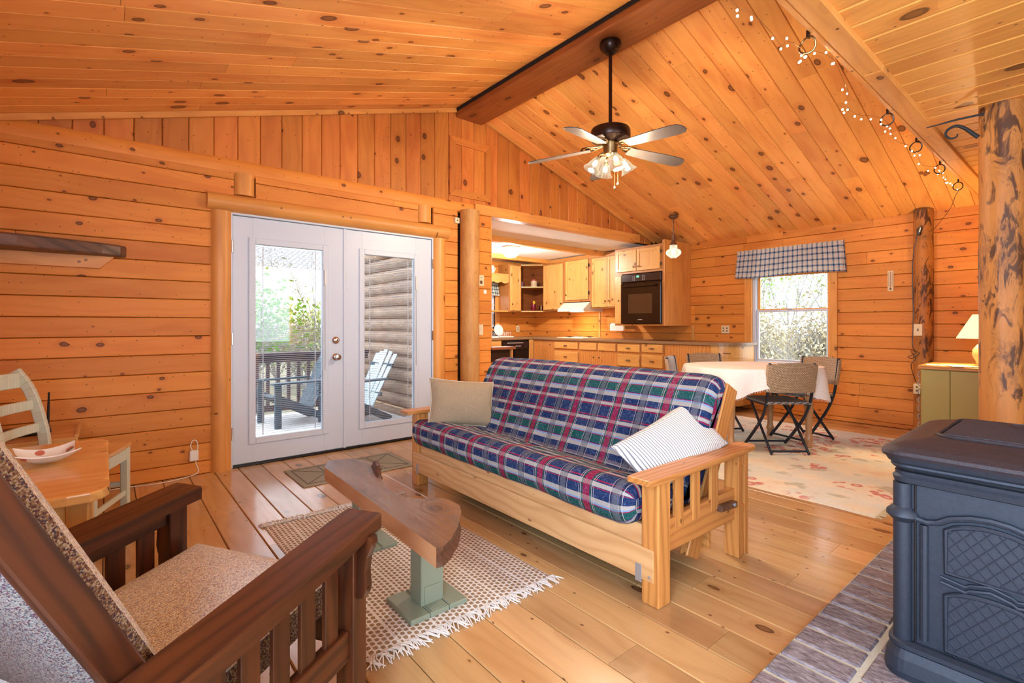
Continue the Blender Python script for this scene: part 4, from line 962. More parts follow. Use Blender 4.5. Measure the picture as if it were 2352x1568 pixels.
def cushion(name, size, rad, crown, mat, parent, M, mats=None):
    """soft block, local x y plane with thickness along z"""
    sx, sy, sz = size; n = 18; V = []; F = []; fm = []
    def pt(a, b, top):
        u, v = abs(a), abs(b)
        k = (max(0, 1 - u ** 6) * max(0, 1 - v ** 6)) ** .5
        z = (sz / 2 + crown * (1 - a * a) * (1 - b * b)) * (k ** .35 if k > 0 else 0) * top
        return Vector((a * sx / 2, b * sy / 2, z * (1 if k > 0 else 0) + top * sz / 2 * .62 * (1 if k <= 0 else 0)))
    for top in (1, -1):
        for j in range(n + 1):
            for i in range(n + 1):
                a = math.sin((i / n - .5) * math.pi) if False else -1 + 2 * i / n; b = -1 + 2 * j / n
                V.append(pt(a, b, top))
    m_ = (n + 1) ** 2
    for s2 in (0, 1):
        for j in range(n):
            for i in range(n):
                f = [s2 * m_ + j * (n + 1) + i, s2 * m_ + j * (n + 1) + i + 1, s2 * m_ + (j + 1) * (n + 1) + i + 1, s2 * m_ + (j + 1) * (n + 1) + i]
                F.append(f if s2 == 0 else f[::-1]); fm.append(0 if s2 == 0 else 2)
    ed = [i for i in range(n + 1)] + [j * (n + 1) + n for j in range(1, n + 1)] + [n * (n + 1) + i for i in range(n - 1, -1, -1)] + [j * (n + 1) for j in range(n - 1, 0, -1)]
    for k in range(len(ed)): a, b = ed[k], ed[(k + 1) % len(ed)]; F.append([a, m_ + a, m_ + b, b][::1]); fm.append(1)
    o = mobj(name, V, F, None, parent, True, (0, 0, 0), mats=mats or [mat, mat, mat], fm=fm); o.matrix_local = M
    bm = bmesh.new(); bm.from_mesh(o.data); bmesh.ops.recalc_face_normals(bm, faces=bm.faces[:]); bm.to_mesh(o.data); bm.free()
    return o
def basis(c, ax, ay):
    ax = Vector(ax).normalized(); ay = Vector(ay); ay = (ay - ax * ax.dot(ay)).normalized(); M = Matrix((ax, ay, ax.cross(ay))).transposed().to_4x4(); M.translation = c; return M
cushion('seat_cushion', (.60, .58, .13), .03, .010, TWEED, mc, basis((-.305, 0, .350), (1, 0, .12), (0, 1, 0)), mats=[TWEED, TWEED2, TWEED2])
cushion('back_cushion', (.74, .535, .125), .03, .004, TWEED, mc, basis((-.688, 0, .716), (.445, 0, -.895), (0, 1, 0)), mats=[TWEED, TWEED2, TWEED3])
# ---------------------------------------------------------------- pine table, bowl, painted chair
pt_ = thing('pine_table', 'small knotty pine table with scalloped corners beside the armchair', 'table', (-.38, 2.7, 0))
tx0, tx1, ty0, ty1 = -.78, .010, 2.19, 3.20
def tab_outline(x0, x1, y0, y1):
    P = []
    # each corner carries a rounded ear set off by a small notch
    def ear(cx, cy, sx, sy, rev):
        q = [(cx - sx * .165, cy), (cx - sx * .160, cy - sy * .012), (cx - sx * .145, cy - sy * .004), (cx - sx * .11, cy + sy * .004), (cx - sx * .05, cy + sy * .002), (cx - sx * .018, cy - sy * .02), (cx, cy - sy * .06), (cx + sx * .002, cy - sy * .12), (cx - sx * .004, cy - sy * .155), (cx - sx * .014, cy - sy * .165), (cx, cy - sy * .175)]
        return q[::-1] if rev else q
    P += ear(x1, y0, 1, -1, False); P += ear(x1, y1, 1, 1, True); P += ear(x0, y1, -1, 1, False); P += ear(x0, y0, -1, -1, True)
    return P
MB().prism(tab_outline(tx0, tx1, ty0, ty1), .034, Matrix.Translation((0, 0, .566)), .006).build('table_top', W('table', 'x'), pt_)
for xx in (tx0 + .10, tx1 - .085):
    for yy in (ty0 + .10, ty1 - .10): bar('leg', (xx, yy, 0), (xx, yy, .566), .06, .06, W('table'), pt_, up=(1, 0, 0), bev=.006)
for yy in (ty0 + .10, ty1 - .10): box('apron', (tx0 + .13, yy - .011, .47), (tx1 - .115, yy + .011, .562), W('table', 'x'), pt_)
for xx in (tx0 + .10, tx1 - .085): box('apron', (xx - .011, ty0 + .13, .47), (xx + .011, ty1 - .13, .562), W('table', 'y'), pt_)
bw = thing('square_bowl', 'white square dish with pink and green leaf print on the pine table', 'bowl', (-.185, 2.76, .600), R(8))
def bowl_mat():
    m, g, b = newmat('leaf_print'); v = g.n('ShaderNodeTexCoord').outputs['Object']
    vo = g.n('ShaderNodeTexVoronoi', {'Vector': v, 'Scale': 20., 'Randomness': .8}); r = g.sep(vo.outputs['Color'])
    msk = g.m('MULTIPLY', g.smooth(vo.outputs['Distance'], .34, .28), g.m('GREATER_THAN', r[0], .52))
    c = g.mix(msk, srgb(236, 238, 234), g.mix(g.m('GREATER_THAN', r[1], .5), srgb(196, 116, 100), srgb(92, 110, 92)))
    setin(g, b, Base_Color=c, Roughness=.2); return m
V = []; F = []; n = 14
for L_, (dz, inset) in enumerate(((0, 0), (.004, .012))):
    for j in range(n + 1):
        for i in range(n + 1):
            a, b = -1 + 2 * i / n, -1 + 2 * j / n; r_ = max(abs(a), abs(b)); co = abs(a * b)
            sc_ = .048 + .048 * r_ - .012 * (1 - co) * r_
            V.append((a * sc_ / max(r_, .001) * r_ * 1.0, b * sc_ / max(r_, .001) * r_, .004 + .036 * r_ ** 2.6 + .020 * co ** 2 + (.004 if L_ == 0 else 0)))
m_ = (n + 1) ** 2
for L_ in (0, 1):
    for j in range(n):
        for i in range(n):
            f = [L_ * m_ + j * (n + 1) + i, L_ * m_ + j * (n + 1) + i + 1, L_ * m_ + (j + 1) * (n + 1) + i + 1, L_ * m_ + (j + 1) * (n + 1) + i]; F.append(f if L_ == 0 else f[::-1])
ed = [i for i in range(n + 1)] + [j * (n + 1) + n for j in range(1, n + 1)] + [n * (n + 1) + i for i in range(n - 1, -1, -1)] + [j * (n + 1) for j in range(n - 1, 0, -1)]
for k in range(len(ed)): a, b = ed[k], ed[(k + 1) % len(ed)]; F.append([a, m_ + a, m_ + b, b])
mobj('dish', V, F, bowl_mat(), bw, True)
gc = thing('ladder_back_chair', 'pale sage ladder-back chair with a wood seat behind the pine table', 'chair', (-.155, 3.613, 0), R(-22))
for s_ in (-1, 1):
    P_ = catmull([(-.195, s_ * .19, 0), (-.195, s_ * .19, .44), (-.215, s_ * .185, .62), (-.265, s_ * .18, .80), (-.325, s_ * .175, .905)], 4)
    mb = MB()
    for k in range(len(P_) - 1): mb.bar(P_[k], P_[k + 1] + (P_[k + 1] - P_[k]).normalized() * .004, .03, .05, up=(1, 0, 0), bev=.004)
    mb.build('leg', SAGEL, gc); bar('leg', (.185, s_ * .195, 0), (.185, s_ * .195, .44), .038, .038, SAGEL, gc, up=(1, 0, 0))
    bar('stretcher', (-.19, s_ * .19, .22), (.18, s_ * .195, .22), .018, .03, SAGEL, gc); bar('side_apron', (-.19, s_ * .185, .40), (.18, s_ * .19, .40), .018, .07, SAGEL, gc)
bar('front_apron', (.19, -.19, .40), (.19, .19, .40), .018, .07, SAGEL, gc); bar('stretcher', (.185, -.19, .17), (.185, .19, .17), .018, .03, SAGEL, gc)
for z_, xx, h in ((.585, -.222, .05), (.715, -.247, .055), (.855, -.302, .085)):
    mb = MB(); PP = [(xx - .022 * (1 - (t / 4) ** 2), .18 * t / 4, z_) for t in range(-4, 5)]
    for k in range(8): mb.bar(PP[k], PP[k + 1], .016, h, bev=.003)
    mb.build('ladder_slat', SAGEL, gc)
MB().prism([(-.21, -.20), (.205, -.225), (.215, -.1), (.218, 0), (.215, .1), (.205, .225), (-.21, .20)], .024, Matrix.Translation((0, 0, .438)), .006).build('seat', W('table', 'y'), gc)
dk = thing('low_desk', 'low orange pine shelf table against the log wall under the router', 'table', (-.48, 4.2, 0))
box('table_top', (-.84, 3.95, .458), (-.13, 4.47, .49), W('table', 'x'), dk, .006)
box('end_lip', (-.145, 3.95, .49), (-.125, 4.47, .505), W('table', 'y'), dk)
for xx in (-.80, -.17):
    for yy in (3.99, 4.43): bar('leg', (xx, yy, 0), (xx, yy, .458), .045, .045, W('table'), dk, up=(1, 0, 0))
box('back_board', (-.78, 4.42, .15), (-.19, 4.435, .44), W('gable', 'x'), dk)
ro = thing('wifi_router', 'black wireless router with two upright aerials on the low desk', 'router', (-.42, 4.2, .49))
MB().rbox((-.40, 4.22, .512), (.27, .16, .034), (0, 0, .1), .010, 2).build('case', BLACKP, ro)
for dx in (-.19, .0): pass
for ax, ay in ((-.285, 4.29), (-.515, 4.27)): MB().tube([(ax, ay, .51), (ax + .002, ay + .005, .56), (ax + .006, ay + .008, .735)], [.006, .008, .005], 8).build('aerial', BLACKP, ro)
MB().rbox((-.42, 4.139, .512), (.03, .002, .005), (0, 0, .1), 0).build('status_light', CLOCKG, ro)
# live edge shelf on the wall
sh = thing('wall_shelf', 'dark live-edge plank shelf mounted on the log wall', 'shelf', (-.4, 4.4, 1.66))
pol = [(-.84, YA), (-.84, 4.19), (-.6, 4.22), (-.42, 4.26), (-.2, 4.33), (-.02, 4.40), (.08, 4.455), (.115, YA)]
so = MB().prism(pol, .085, Matrix.Translation((0, 0, 1.645)), .014); so.build('plank', W('shelf', 'x'), sh)
MB().prism([(-.84, 1.558), (-.03, 1.558), (.05, 1.645), (-.84, 1.645)], .035, Matrix(((1, 0, 0, 0), (0, 0, -1, YA), (0, 1, 0, 0), (0, 0, 0, 1))), .003).build('cleat', W('trim', 'x'), sh)
# adapter and cord
ad = thing('plug_adapter', 'white power adapter on the baseboard log with its cord trailing left', 'adapter', (.52, YA, .15))
box('plug_body', (.494, YA - .04, .118), (.552, YA - .002, .198), WHITEP, ad, .005)
MB().tube(catmull([(.515, YA - .03, .198), (.50, YA - .03, .235), (.515, YA - .03, .275), (.54, YA - .03, .268), (.548, YA - .03, .22), (.54, YA - .03, .16), (.535, YA - .03, .10), (.55, YA - .03, .03), (.48, YA - .05, .008), (.30, YA - .09, .006), (.10, YA - .05, .006), (-.1, 4.44, .006)], 5), .0035, 6).build('cord', WHITEP, ad, True)
# ---------------------------------------------------------------- brick hearth
he = thing('brick_hearth', 'grey-brown brick hearth pad in front of the stove', 'hearth', (2.4, .2, 0))
box('mortar_bed', (1.42, -.9, 0), (3.6, .722, .0335), MORTAR, he, .004)
rb2 = random.Random(11)
def brick(x0, y0, x1, y1):
    V, F = box_geo(x1 - x0, y1 - y0, .034, .006)
    c = Vector(((x0 + x1) / 2, (y0 + y1) / 2, .022 + rb2.random() * .002))
    V = [(v[0] + .004 * mnoise.noise(Vector((v[0] * 30 + c.x * 9, v[1] * 30, 0))), v[1] + .004 * mnoise.noise(Vector((v[0] * 30, v[1] * 30 + c.x * 7, 4))), v[2] + .0015 * mnoise.noise(Vector((v[0] * 40, c.x * 5, v[1] * 40)))) for v in V]
    mobj('brick', V, F, BRICK, he, False, c)
xx = 1.43
while xx < 3.55: brick(xx, .518, xx + .105, .718); xx += .1215
row = 0; yy = .30
while yy > -.3:
    xx = 1.43 - (.1 if row % 2 else 0)
    while xx < 3.5:
        if not (xx > 2.0 and xx + .2 < 2.75 and yy < .25 and yy > .05): brick(max(xx, 1.43), yy, min(xx + .2, 3.58), yy + .2)
        xx += .2145
    yy -= .2145; row += 1
# ---------------------------------------------------------------- cast iron stove
stv = thing('iron_stove', 'dark cast-iron stove with quilted side panels on the brick hearth', 'stove', (2.36, .20, .04))
SX0, SX1, SY0, SY1 = 1.99, 2.62, -.012, .44
box('firebox', (SX0 + .012, SY0 + .012, .13), (SX1 - .012, SY1 - .012, .668), IRON, stv, .004)
def rrect(x0, x1, y0, y1, r, n=6):
    P = []
    for cx, cy, a0 in ((x1 - r, y1 - r, 0), (x0 + r, y1 - r, 90), (x0 + r, y0 + r, 180), (x1 - r, y0 + r, 270)):
        for k in range(n + 1): a = R(a0 + 90 * k / n); P.append((cx + r * math.cos(a), cy + r * math.sin(a)))
    return P
def ringstack(name, levels, r, mat, caps=(True, True), parent=stv):
    """stack of rounded rectangles: levels = (z, outset)"""
    V = []; F = []
    for z, o in levels: V += [(a, b, z) for a, b in rrect(SX0 - o, SX1 + o, SY0 - o, SY1 + o, r + o)]
    n = len(V) // len(levels)
    for j in range(len(levels) - 1):
        for i in range(n): F.append([j * n + i, j * n + (i + 1) % n, (j + 1) * n + (i + 1) % n, (j + 1) * n + i])
    if caps[0]: F.append(list(range(n))[::-1])
    if caps[1]: F.append([(len(levels) - 1) * n + i for i in range(n)])
    return MB().add(V, F).build(name, mat, parent)
ringstack('plinth', [(.034, .030), (.06, .034), (.10, .028), (.125, .016), (.132, .022), (.145, .022), (.152, .004)], .03, IRON)
ringstack('top_moulding', [(.655, -.004), (.660, .008), (.676, .012), (.684, .004), (.694, .006)], .03, IRON)
for cx, cy in ((SX0 + .018, SY1 - .018), (SX0 + .018, SY0 + .018), (SX1 - .018, SY1 - .018), (SX1 - .018, SY0 + .018)):
    MB().lathe([(.024, .14), (.026, .15), (.026, .53), (.031, .535), (.045, .550), (.043, .562), (.026, .578), (.026, .655)], 18, Matrix.Translation((cx, cy, 0))).build('corner_column', IRON, stv, True)
ringstack('lid_collar', [(.704, .010), (.712, .018), (.718, .016), (.726, .026), (.734, .030), (.742, .034)], .035, IRON)
box('vent_gap', (SX0 + .02, SY0 + .02, .69), (SX1 - .02, SY1 - .02, .71), BLACKP, stv, 0)
# domed lid
V = []; F = []; lv = [(.742, .036), (.752, .040), (.762, .036), (.775, .018), (.786, -.012), (.797, -.055), (.803, -.075), (.805, -.12)]
for z, o in lv: V += [(a, b, z) for a, b in rrect(SX0 - o, SX1 + o, SY0 - o, SY1 + o, max(.02, .04 + o * .5))]
n = len(V) // len(lv)
for j in range(len(lv) - 1):
    for i in range(n): F.append([j * n + i, j * n + (i + 1) % n, (j + 1) * n + (i + 1) % n, (j + 1) * n + i])
F.append([(len(lv) - 1) * n + i for i in range(n)])
lid = MB().add(V, F).build('lid', IRONTOP, stv)
rim = MB().tube([(a, b, .806) for a, b in rrect(SX0 + .10, SX1 - .10, SY0 + .085, SY1 - .085, .05, 8)], .006, 8, True); rim.build('griddle_rim', IRONTOP, lid, True)
lid_o = lid
ribs = MB(); xx = SX0 + .125
while xx < SX1 - .12: ribs.box((xx, SY0 + .10, .803), (xx + .006, SY1 - .10, .8125), .001); xx += .0125
o = ribs.build('griddle_ribs', IRONTOP, lid); o['kind'] = 'stuff'
MB().lathe([(.052, .805), (.054, .813), (.046, .815), (.042, .808), (.020, .807), (.018, .811), (0, .812)], 24, Matrix.Translation((2.46, .17, 0))).build('trivet_cap', IRONTOP, lid, True)
for q in lid.children:
    q.location = q.location - lid.location + Vector((0, 0, 0)) if False else q.location - (lid.location + ORG[stv.name]) + Vector((0, 0, 0))
# relief on the side that faces the room (plane X = SX0)
XF = SX0 + .004
def relief(name, pts, r, closed=False, mat=IRON): return MB().tube([(XF, y, z) for y, z in pts], r, 8, closed).build(name, mat, stv, True)
yc, hw = .214, .100
def arch(y0, y1, z0, z1, rise, k=10):
    top = [(y0 + (y1 - y0) * t / k, z1 + rise * math.sin(math.pi * t / k) ** .7) for t in range(k + 1)]
    return [(y0, z0)] + top + [(y1, z0)]
def lattice(name, y0, y1, z0, ztop, step=.034):
    mb = MB(); s = -1.0
    for sg in (1, -1):
        s = -.8
        while s < .8:
            seg = []; 
            for t in range(60):
                y = y0 + (y1 - y0) * t / 59; z = z0 + (y - y0) * 1.25 * sg + s
                if z0 < z < ztop(y): seg.append((XF - .001, y, z))
            if len(seg) > 1: mb.tube([seg[0], seg[-1]], .0028, 5, caps=False)
            s += step * 1.25
    o = mb.build(name, IRON, stv, True); o['kind'] = 'stuff'
for nm, z0, z1, rise in (('upper_panel', .405, .535, .03), ('lower_panel', .165, .335, .022)):
    y0, y1 = yc - hw, yc + hw; A_ = arch(y0, y1, z0, z1, rise)
    MB().prism([(y, z) for y, z in A_], .008, Matrix(((0, 0, 1, XF - .002), (1, 0, 0, 0), (0, 1, 0, 0), (0, 0, 0, 1))), 0).build(nm, IRON, stv)
    relief('panel_frame', A_, .0075, True)
    lattice('quilt_ridges', y0 + .006, y1 - .006, z0 + .004, lambda y: z1 + rise * math.sin(math.pi * max(0, min(1, (y - y0) / (y1 - y0)))) ** .7 - .006)
relief('eyebrow_moulding', [(y_ + .014, z_) for y_, z_ in ((.385, .552), (.345, .545), (.318, .552), (.29, .572), (.24, .588), (.20, .592), (.16, .588), (.11, .572), (.082, .552), (.055, .545), (.015, .552))], .010)
relief('swag_moulding', [(yc + hw + .012, .372), (yc + .055, .362), (yc + .045, .370), (yc, .382), (yc - .045, .370), (yc - .055, .362), (yc - hw - .012, .372)], .006)
relief('swag_moulding', [(yc + hw + .012, .388), (yc + .055, .378), (yc + .045, .386), (yc, .398), (yc - .045, .386), (yc - .055, .378), (yc - hw - .012, .388)], .005)
for yy in (.366, .062): relief('pilaster', [(yy, .17), (yy, .535)], .011)
relief('seam', [(.388, .15), (.388, .655)], .003, mat=BLACKP)
# ---------------------------------------------------------------- dining group
def drug_mat():
    m, g, b = newmat('floral_rug'); v = g.n('ShaderNodeTexCoord').outputs['Object']; x, y, z = g.sep(v)
    n1 = g.noise(v, 2.2, 3., .6); n2 = g.noise(v, 60., 3., .6)
    base = g.ramp(n1, [(.25, srgb(226, 198, 164)), (.42, srgb(236, 224, 200)), (.55, srgb(216, 220, 212)), (.7, srgb(226, 210, 182))])[0]
    n3 = g.noise(v, 5., 2.); base = g.mix(g.m('MULTIPLY', g.smooth(n3, .58, .66), .6), base, srgb(150, 152, 132))
    n5 = g.noise(v, 1.6, 1.)
    vo = g.n('ShaderNodeTexVoronoi', {'Vector': v, 'Scale': 11., 'Randomness': .9}); fl = g.m('MULTIPLY', g.smooth(vo.outputs['Distance'], .46, .36), g.smooth(n5, .50, .55))
    pet = g.m('MULTIPLY', fl, g.m('ADD', .35, g.m('MULTIPLY', g.m('GREATER_THAN', vo.outputs['Distance'], .2), .5)))
    c = g.mix(pet, base, srgb(196, 62, 74)); c = g.mix(g.m('MULTIPLY', n2, .45), c, tuple(t * .72 for t in srgb(226, 212, 188)[:3]) + (1,))
    bp = g.n('ShaderNodeBump', {'Height': n2, 'Strength': .6, 'Distance': .004}); setin(g, b, Base_Color=c, Roughness=.95, Specular_IOR_Level=.1, Normal=bp.outputs[0]); return m
dr = thing('floral_rug', 'faded cream rug with pink flowers under the dining table', 'rug', (4.88, 2.1, 0))
V = []; F = []; nx, ny = 30, 30
for j in range(ny + 1):
    for i in range(nx + 1):
        px, py = 3.57 + 2.65 * i / nx, .88 + 2.5 * j / ny; e = min(i, nx - i, j, ny - j)
        V.append((px - 4.88 + (.015 * mnoise.noise(Vector((py * 3, 0, 0))) if i in (0, nx) else 0), py - 2.1 + (.015 * mnoise.noise(Vector((px * 3, 5, 0))) if j in (0, ny) else 0), .011 if e else .001))
for j in range(ny):
    for i in range(nx): F.append([j * (nx + 1) + i, j * (nx + 1) + i + 1, (j + 1) * (nx + 1) + i + 1, (j + 1) * (nx + 1) + i])
mobj('pile', V, F, drug_mat(), dr, True, (4.88, 2.1, 0))
fb = MB(); r2 = random.Random(8); px = 3.58
while px < 6.2: a = (r2.random() - .5); fb.tube([(px, .885, .008), (px + .02 * a, .868, .006), (px + .04 * a, .845 + .01 * r2.random(), .004)], .0025, 4); px += .012
o = fb.build('fringe', plain('rug_fringe', srgb(200, 186, 150), .95), dr, True); o['kind'] = 'stuff'
TA = math.atan2(-.51, .86)
dt = thing('dining_table', 'round-ended wood dining table with turned legs on the floral rug', 'table', (4.90, 2.22, 0), TA)
def sell(a, b, n=40, p=2.6): return [(a * abs(math.cos(t)) ** (2 / p) * (1 if math.cos(t) >= 0 else -1), b * abs(math.sin(t)) ** (2 / p) * (1 if math.sin(t) >= 0 else -1)) for t in [2 * math.pi * k / n for k in range(n)]]
MB().prism(sell(.62, .46), .028, Matrix.Translation((0, 0, .735)), .006).build('table_top', W('dine', 'x'), dt)
leg_prof = [(.030, .012), (.034, .03), (.026, .05), (.036, .075), (.038, .09), (.030, .11), (.026, .14), (.030, .25), (.038, .36), (.040, .43), (.032, .46), (.040, .475), (.040, .49), (.034, .50), (.034, .64), (.034, .735)]
for a, b in ((-.40, -.27), (.40, -.27), (-.40, .27), (.40, .27)): MB().lathe(leg_prof, 16, Matrix.Translation((a, b, 0))).build('leg', W('dine', 'z'), dt, True)
for b in (-.27, .27): box('apron', (-.37, b - .011, .645), (.37, b + .011, .735), W('dine', 'x'), dt)
for a in (-.40, .40): box('apron', (a - .011, -.24, .645), (a + .011, .24, .735), W('dine', 'y'), dt)
tc_ = thing('tablecloth', 'cream fringed cloth draped over the dining table', 'tablecloth', (4.90, 2.22, .765), TA)
V = []; F = []; n = 96; rings = [0, .25, .5, .75, .93, 1.0]; S1 = sell(.630, .470, n)
cm = len(rings)
for t in rings: V += [(x * t, y * t, .001) for x, y in S1]
drops = [.012, .04, .08, .12, .16, .20]
for d_ in drops:
    for k, (x, y) in enumerate(S1):
        th = 2 * math.pi * k / n
        corner = abs(math.sin(2 * (th + .1))) ** 2; H = .165 + .13 * corner; dd = d_ / .20 * H
        fold = 1 + (.020 + .05 * dd / .2) * (.5 + .5 * math.sin(th * 13 + math.sin(th * 4))) * min(1, dd / .05) + .006
        V.append((x * fold, y * fold, -dd + .001 - .004 * math.sin(th * 26) * (d_ == .20)))
tot = cm + len(drops)
for j in range(tot - 1):
    for k in range(n): F.append([j * n + k, j * n + (k + 1) % n, (j + 1) * n + (k + 1) % n, (j + 1) * n + k])
mobj('cloth', V, F, CREAM, tc_, True)
fb = MB(); base = (tot - 1) * n
for k in range(n):
    p = Vector(V[base + k]); q = Vector(V[base + (k + 1) % n])
    for t in (0, .33, .66): s_ = p.lerp(q, t); fb.tube([s_, s_ + Vector((.003 * r2.random(), .003 * r2.random(), -.012 - .006 * r2.random()))], .0014, 4, caps=False)
o = fb.build('fringe', CREAM, tc_, True); o['kind'] = 'stuff'
def folding_chair(label):
    c = thing('folding_chair', label, 'chair', (0, 0, 0), 0, 'wicker folding chairs at the dining table')
    for s_ in (-1, 1):
        P_ = catmull([(-.255, s_ * .195, .815), (-.225, s_ * .195, .62), (-.195, s_ * .195, .48), (-.13, s_ * .19, .345), (-.03, s_ * .19, .23), (.10, s_ * .19, .105), (.215, s_ * .19, .006)], 4)
        mb = MB()
        for k in range(len(P_) - 1): mb.bar(P_[k], P_[k + 1] + (P_[k + 1] - P_[k]).normalized() * .004, .014, .028, up=(1, 0, .3), bev=.002)
        mb.build('back_leg', CHAIRM, c)
        bar('front_leg', (.165, s_ * .165, .435), (-.225, s_ * .165, .006), .014, .026, CHAIRM, c, up=(1, 0, 1)); bar('seat_rail', (-.19, s_ * .185, .437), (.20, s_ * .185, .437), .014, .022, CHAIRM, c)
        MB().lathe([(.007, 0), (.007, .004)], 8, Matrix.Translation((-.035, s_ * .199, .232)) @ Euler((R(-90 * s_), 0, 0)).to_matrix().to_4x4()).build('rivet', STEEL, c)
    for x_, z_, h in ((.195, .03, .19), (-.205, .03, .165)): bar('foot_bar', (x_, -h, z_), (x_, h, z_), .014, .018, CHAIRM, c)
    # curved wicker back
    nb = 12; V = []; F = []
    for zz, xo in ((.555, -.192), (.69, -.219), (.80, -.239)):
        for k in range(nb + 1):
            t = -1 + 2 * k / nb; V.append((xo - .035 * (1 - t * t), .216 * t, zz + (.022 * (1 - t * t) if zz > .75 else 0)))
    for j in range(2):
        for k in range(nb): F.append([j * (nb + 1) + k, j * (nb + 1) + k + 1, (j + 1) * (nb + 1) + k + 1, (j + 1) * (nb + 1) + k])
    m_ = len(V); V2 = V + [(x - .034, y, z) for x, y, z in V]; F2 = [f[::-1] for f in F] + [[i + m_ for i in f] for f in F]
    per = [k for k in range(nb + 1)] + [(nb + 1) * j + nb for j in (1, 2)] + [2 * (nb + 1) + k for k in range(nb - 1, -1, -1)] + [nb + 1]
    for k in range(len(per)): a, b = per[k], per[(k + 1) % len(per)]; F2.append([a, b, m_ + b, m_ + a])
    # the weave runs across: swap axes so that the material sees x across, z up
    sw = Matrix(((0, -1, 0, 0), (1, 0, 0, 0), (0, 0, 1, 0), (0, 0, 0, 1))); 
    o = mobj('backrest', [sw.inverted() @ Vector(v) for v in V2], F2, WICK, c, False); o.matrix_local = sw
    st = MB().prism([(-.20, -.20), (.17, -.205), (.205, -.19), (.215, 0), (.205, .19), (.17, .205), (-.20, .20)], .022, Matrix.Translation((0, 0, .444)), .006); st.build('seat', WICKG, c)
    return c
ch = folding_chair('wicker folding chair nearest the camera, its back to us, at the dining table'); ch.location = (4.80, 1.945, .012); ch.rotation_euler = (0, 0, R(50))
clone(ch, (5.45, 1.965, .012), R(160), 'wicker folding chair on the right of the dining table, nearest the thermometer wall')
clone(ch, (5.24, 2.77, .012), R(-121), 'wicker folding chair on the far side of the dining table by the curved counter end')
clone(ch, (4.70, 2.70, .012), R(-68), 'wicker folding chair at the left of the dining table, just behind the sofa back')
# ---------------------------------------------------------------- kitchen
CX, CY_, CZ = W('cab', 'x'), W('cab', 'y'), W('cab', 'z')
def pull(parent, y, z, xf):
    m = MB().tube([(xf, y + .035, z), (xf - .012, y + .038, z), (xf - .020, y + .02, z), (xf - .020, y - .02, z), (xf - .012, y - .038, z), (xf, y - .035, z)], [.004, .005, .006, .006, .005, .004], 6); m.rbox((xf - .001, y, z), (.002, .07, .018), (0, 0, 0), 0)
    return m.build('handle', PEND, parent, True)
def knob(parent, p, d=(-1, 0, 0)):
    q = Vector((0, 0, 1)).rotation_difference(Vector(d)).to_matrix().to_4x4()
    return MB().lathe([(.005, 0), (.005, .010), (.013, .014), (.015, .020), (.010, .026), (0, .027)], 12, Matrix.Translation(p) @ q).build('knob', BRASS, parent, True)
def fix(o, parent_part):
    """hang an already placed child of a thing on one of its parts"""
    w = o.location.copy(); o.parent = parent_part; o.location = w - parent_part.location; return o
def drawer(t, y0, y1, z0, z1, xf, handle=True):
    d = box('drawer', (xf - .026, y0, z0), (xf + .002, y1, z1), CY_, t, .007)
    if handle: fix(pull(t, (y0 + y1) / 2, (z0 + z1) / 2, xf - .026), d)
def pdoor(t, y0, y1, z0, z1, xf, kn, mat=None, shaker=True):
    d = box('door', (xf - .018, y0, z0), (xf + .002, y1, z1), CZ, t, .003)
    if shaker:
        bw_ = .05
        for a, b, c_, e in ((y0, y0 + bw_, z0, z1), (y1 - bw_, y1, z0, z1)): fix(box('stile', (xf - .026, a, c_), (xf - .018, b, e), CZ, t, .002), d)
        for c_, e in ((z0, z0 + bw_), (z1 - bw_, z1)): fix(box('rail', (xf - .026, y0 + bw_, c_), (xf - .018, y1 - bw_, e), CY_, t, .002), d)
    if kn: fix(knob(t, (xf - .026, kn[0], kn[1])), d)
    return d
XFc = 6.25
def base(label, y0, y1, fronts):
    t = thing('base_cabinet', label, 'cabinet', (6.53, (y0 + y1) / 2, 0))
    box('body', (XFc, y0 + .001, .085), (XB - .004, y1 - .001, .878), W('futonside', 'z'), t, .002); box('toe_kick', (XFc + .06, y0 + .001, 0), (XB - .01, y1 - .001, .085), DARKGAP, t, 0)
    for f in fronts:
        if f[0] == 'w': drawer(t, f[1], f[2], f[3], f[4], XFc, f[5])
        elif f[0] == 'd': pdoor(t, f[1], f[2], f[3], f[4], XFc, f[5])
        elif f[0] == 'v':   # door of upright boards
            nb_ = max(2, round((f[2] - f[1]) / .085)); w_ = (f[2] - f[1]) / nb_; ds = []
            for k in range(nb_): plank('board', t, Vector((XFc + .002, f[2] - k * w_ - .0008, f[3])) - ORG[t.name], (0, 0, 1), (0, -1, 0), f[4] - f[3], w_ - .0016, .018, W('cab'), .004)
            if f[5]: knob(t, (XFc - .018, f[5], f[4] - .07))
    return t
base('corner base cabinet of upright boards beside the dishwasher', 6.36, 6.90, [('v', 6.375, 6.885, .10, .868, 6.43)])
base('base cabinet with two stacked pull drawers under the cooktop', 5.745, 6.355, [('w', 5.765, 6.335, .735, .852, True), ('w', 5.765, 6.335, .503, .688, True), ('v', 5.765, 6.335, .10, .455, None)])
base('base cabinet with two plank doors below plain drawer fronts', 4.937, 5.742, [('w', 5.35, 5.725, .735, .856, False), ('w', 4.955, 5.325, .735, .856, False), ('v', 5.35, 5.725, .10, .69, 5.40), ('v', 4.955, 5.325, .10, .69, 5.28)])
base('base cabinet with wide drawers below the wall oven, nearer the stove hood', 4.482, 4.934, [('w', 4.50, 4.92, .737, .856, True), ('w', 4.50, 4.92, .515, .70, True), ('v', 4.50, 4.92, .10, .47, None)])
base('base cabinet with wide drawers below the wall oven, nearer the dining table', 4.082, 4.479, [('w', 4.10, 4.465, .745, .868, True), ('w', 4.10, 4.465, .522, .71, True), ('v', 4.10, 4.465, .10, .47, None)])
